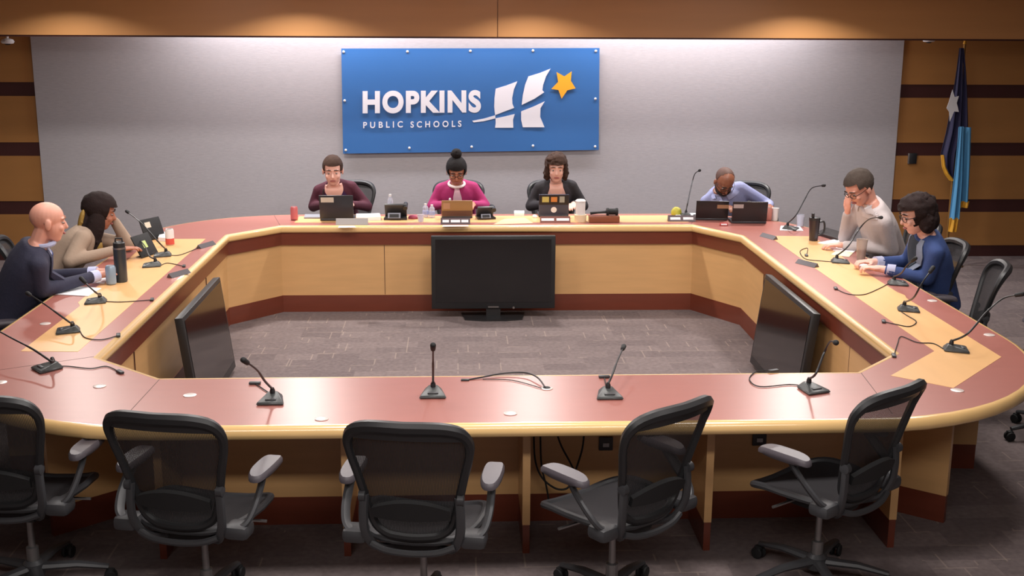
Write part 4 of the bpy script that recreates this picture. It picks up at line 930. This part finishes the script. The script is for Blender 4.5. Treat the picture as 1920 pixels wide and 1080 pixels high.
soft('small yellow green ball shaped thing on papers at the far desk', 'yellow_ball', 'ball', 1268, 404, (.048, .04, .05), mat('ball_yellow', (168, 160, 52), .6, vary=.3, vscale=40), 5, amp=.1)
soft('small crumpled white tissue beside the laptop with stickers', 'tissue', 'tissue', 1003, 408, (.022, .02, .018), paper, 6)
# thermos and travel mug
def tumbler(label, u, v, h, r, body, capm, ring):
    p_ = at(u, v); t = thing('tumbler', label, 'tumbler', (p_[0], p_[1], TZ))
    MB().lathe([(0, 0), (r*.92, 0), (r, .01), (r, h*.78), (0, h*.78)], seg=22).build('body', body, t)
    MB().lathe([(r*1.02, h*.76), (r*1.02, h*.80), (0, h*.80)], seg=22).build('steel_ring', ring, t)
    MB().lathe([(r*.95, h*.80), (r*.95, h*.90), (r*.6, h*.93), (0, h*.93)], seg=22).build('cap', capm, t)
    MB().tube([(-r*.6, 0, h*.91), (-r*.5, 0, h), (r*.5, 0, h), (r*.6, 0, h*.91)], .006, 8).build('handle_loop', capm, t)
tumbler('tall dark insulated tumbler with silver ring on the left desk', 228, 528, .29, .040, mat('tumbler_dark', (44, 52, 60), .35, coat=.3), black, steel)
p_ = at(1525, 451); t = thing('travel_mug', 'black travel mug with handle on the right desk before the man in grey shirt', 'mug', p_)
MB().lathe([(0, 0), (.034, 0), (.042, .15), (.044, .17), (0, .17)], seg=20).build('body', mat('mug_black', (40, 30, 32), .3, coat=.3), t)
MB().lathe([(.044, .165), (.044, .185), (.02, .19), (0, .19)], seg=20).build('lid', black, t); MB().box((-.018, -.01, .205), (.02, .03, .035), bev=.006).build('sip_spout', black, t)
MB().tube(smooth_path([(.040, 0, .15), (.078, 0, .145), (.080, 0, .07), (.038, 0, .04)]), .008, 8).build('handle', black, t)
t = thing('tea_tumbler', 'clear tumbler of reddish brown tea before the woman in blue jacket', 'tumbler', at(1614, 487))
MB().lathe([(0, 0), (.030, 0), (.041, .15), (.043, .152), (.039, .15), (.028, .004), (0, .004)], seg=20).build('glass', mat('clear_glass_warm', (200, 180, 165), .1, alpha=.45), t)
MB().lathe([(0, .005), (.027, .005), (.034, .075), (0, .076)], seg=20).build('tea', mat('tea_brown', (112, 50, 34), .2), t)
t = thing('water_glass', 'clear drinking glass behind the black travel mug', 'glass', at(1500, 424)); MB().lathe([(0, 0), (.028, 0), (.034, .10), (.032, .10), (.026, .004), (0, .004)], seg=18).build('glass', glassm, t)
# papers
def paperstack(label, uvs, h=.004, m=paper, name='paper', cat='paper', z=0):
    q = [az(*c) for c in uvs]; c = sum(q, Vector())/len(q); o = MB().prism([(p_.x-c.x, p_.y-c.y) for p_ in q], 0, h).build(name, m, smooth=False); o.location = (c.x, c.y, TZ+z); return tag(o, label, cat)
paperstack('white sheets on the left desk before the bald man, nearest the desk edge', [(99, 552), (165, 556), (190, 541), (138, 538)])
paperstack('white notepad under the hands of the bald man', [(142, 531), (196, 532), (203, 521), (165, 520)], .008)
paperstack('white paper box lying behind the tablets on the left desk', [(297, 452), (312, 453), (316, 442), (302, 441)], .03, paper, 'paper_box', 'box')
paperstack('white sheets under the tall microphone at the far right corner', [(1462, 432), (1506, 433), (1500, 425), (1464, 424)], .004)
paperstack('open white booklet before the man in grey shirt', [(1533, 456), (1580, 464), (1603, 456), (1575, 448)], .006)
paperstack('white sheets beside the open booklet on the right desk', [(1562, 470), (1600, 474), (1612, 465), (1575, 459)], .005)
paperstack('white letter with pale edge under the microphone before the man in grey shirt', [(1558, 478), (1592, 482), (1600, 474), (1567, 471)], .003, mat('paper_cream', (230, 222, 190), .8))
paperstack('white papers under the hands of the woman in blue jacket', [(1602, 496), (1655, 510), (1692, 509), (1660, 492)], .005)
paperstack('dark closed laptop lying flat before the man in grey shirt', [(1530, 440), (1570, 452), (1590, 443), (1550, 431)], .02, dk2, 'closed_laptop', 'laptop')
paperstack('grey tablet lying flat at the left end of the far desk', [(570, 410), (606, 410), (606, 404), (572, 404)], .012, mat('tablet_grey', (140, 142, 152), .4), 'tablet', 'tablet')
paperstack('white paper stack right of the dark grey laptop on the far desk', [(668, 414), (714, 413), (712, 406), (668, 407)], .03)
paperstack('white card standing low left of the laptop with stickers', [(964, 405), (983, 405), (983, 400), (964, 400)], .025, paper, 'card_box', 'box')
paperstack('thin white sheets spread between the small phone and the laptop with stickers', [(925, 421), (1000, 419), (985, 409), (945, 411)], .002, mat('paper_pinkish', (214, 176, 148), .8))
paperstack('white papers behind the microphone and yellow ball on the far desk', [(1262, 411), (1308, 411), (1304, 402), (1270, 402)], .012)
t = thing('phone', 'black mobile phone lying under the hands of the woman in blue jacket', 'phone', at(1655, 492), R(20)); MB().box((0, 0, .008), (.16, .08, .01), bev=.003).build('case', blackm, t); MB().box((0, 0, .0135), (.145, .070, .001)).build('display', screen_m, t)
t = thing('red_box', 'tiny red and white packet in front of the two black laptops', 'packet', at(1357, 423), R(-5)); MB().box((0, 0, .012), (.065, .03, .024), bev=.002).build('box', mat('packet_red', (176, 60, 60), .5), t); MB().box((0, -.0155, .013), (.05, .001, .012)).build('box_label', paper, t)
# wooden block with dark gavel
t = thing('wooden_box', 'flat brown wooden box on the far desk right of the white tumbler', 'box', at(1133, 417)); MB().box((0, .03, .028), (.26, .10, .055), bev=.004).build('box', mat('brown_wood_box', (136, 78, 52), .4, vary=.15, vscale=10), t)
q = at(1133, 417); t = thing('gavel', 'dark gavel shaped object lying on the brown wooden box', 'gavel', (q[0]+.02, q[1]+.03, TZ+.056))
MB().lathe([(0, -.05), (.030, -.05), (.033, -.035), (.026, -.025), (.026, .025), (.033, .035), (.030, .05), (0, .05)], (.05, 0, .033), 18, Matrix.Rotation(R(90), 3, 'Y')).build('head', blackm, t); MB().tube([(.03, 0, .033), (-.06, -.01, .028), (-.14, -.02, .022)], [.012, .009, .013], 10).build('handle', blackm, t)
# tablets on the left desk
def tablet(label, u, v, rz, W, H, tilt, st=None, lift=.0):
    t = thing('tablet', label, 'tablet', at(u, v), R(rz)); M_ = Matrix.Rotation(R(tilt), 3, 'X')
    def on(mb): mb.v = [M_ @ q+Vector((0, 0, .004+lift)) for q in mb.v]; return mb
    l = on(MB().box((0, 0, H/2), (W, .010, H), bev=.004)).build('case', blackm, t); on(MB().box((0, .006, H/2), (W-.02, .001, H-.02))).build('screen', screen_m, t)
    if st: on(MB().box((st[0], -.0060, st[1]), (st[2], .0015, st[3]))).build('sticker', st[4], l)
    k = math.tan(R(30)); MB().add([(-W*.3, 0, .02), (W*.3, 0, .02), (W*.3, H*.45, 0), (-W*.3, H*.45, 0), (-W*.3, 0, .014), (W*.3, 0, .014), (W*.3, H*.45, -.0), (-W*.3, H*.45, -.0)], [(0, 1, 2, 3), (7, 6, 5, 4), (0, 4, 5, 1)]).build('folding_stand', charcoal, t); return t
tablet('black tablet with green sticker tilted up on the left desk', 281, 480, -68+180-40, .22, .17, -28, (0, .09, .05, .055, mat('sticker_green', (190, 206, 130), .6)))
tablet('black tablet standing behind the one with green sticker', 292, 449, 62, .22, .17, -20, (-.04, .12, .06, .045, cream))
# name plates
def nameplate(label, u, v, rz, m, W=.26, strip=None, hh=.052):
    t = thing('name_plate', label, 'name plate', at(u, v), R(rz)); mb = MB(); mb.add([(-W/2, -.018, 0), (W/2, -.018, 0), (W/2, .03, 0), (-W/2, .03, 0), (-W/2, .012, hh), (W/2, .012, hh)], [(0, 3, 2, 1), (0, 1, 5, 4), (3, 4, 5, 2), (0, 4, 3), (1, 2, 5)])
    mb.build('plate', m, t, smooth=False)
    if strip:
        for a_, b_ in strip: MB().add([(a_*W, -.0075-.002, .016), (b_*W, -.0075-.002, .016), (b_*W, .0035-.002, .036), (a_*W, .0035-.002, .036), (a_*W, -.004, .016), (b_*W, -.004, .016), (b_*W, .004, .034), (a_*W, .004, .034)], [(0, 1, 2, 3), (4, 7, 6, 5), (0, 4, 5, 1), (3, 2, 6, 7), (0, 3, 7, 4), (1, 5, 6, 2)]).build('name_strip', paper, t)
    return t
npd = mat('plate_dark', (66, 44, 50), .4); npg = mat('plate_grey', (150, 144, 142), .4); npb = mat('plate_brown', (120, 70, 60), .5); npk = mat('plate_slate', (92, 88, 92), .35, metal=.3)
nameplate('pale grey name plate in front of the dark grey laptop', 660, 421, 0, npg, .27)
nameplate('dark name plate with white letters in front of the tan laptop', 854, 420, 0, npd, .25, [(-.44, -.22), (-.16, .16), (.20, .44)])
nameplate('brown name plate with two white strips in front of the laptop with stickers', 1041, 417, 0, npb, .26, [(-.46, -.04), (.04, .46)])
nameplate('dark name plate with grey face near the yellow ball', 1278, 415, 0, npd, .24, [(-.42, -.05), (.05, .42)])
nameplate('grey name plate on the dark strip of the right desk, the nearer one', 1512, 497, -62, npk, .19, hh=.028)
nameplate('grey name plate at the far right corner of the dark strip', 1440, 446, -68, npk, .18, hh=.028)
nameplate('grey name plate on the dark strip of the left desk, the nearer one', 337, 516, 62, npk, .19, hh=.028)
nameplate('grey name plate on the dark strip of the left desk, the farther one', 388, 462, 66, npk, .19, hh=.028)
paperstack('white slip hanging at the desk edge in front of the pale grey name plate', [(634, 427), (668, 426.5), (664, 424), (636, 424)], .002)
paperstack('white slip at the desk edge below the dark name plate with white letters', [(829, 425), (879, 424.5), (877, 422.5), (831, 422.5)], .002)
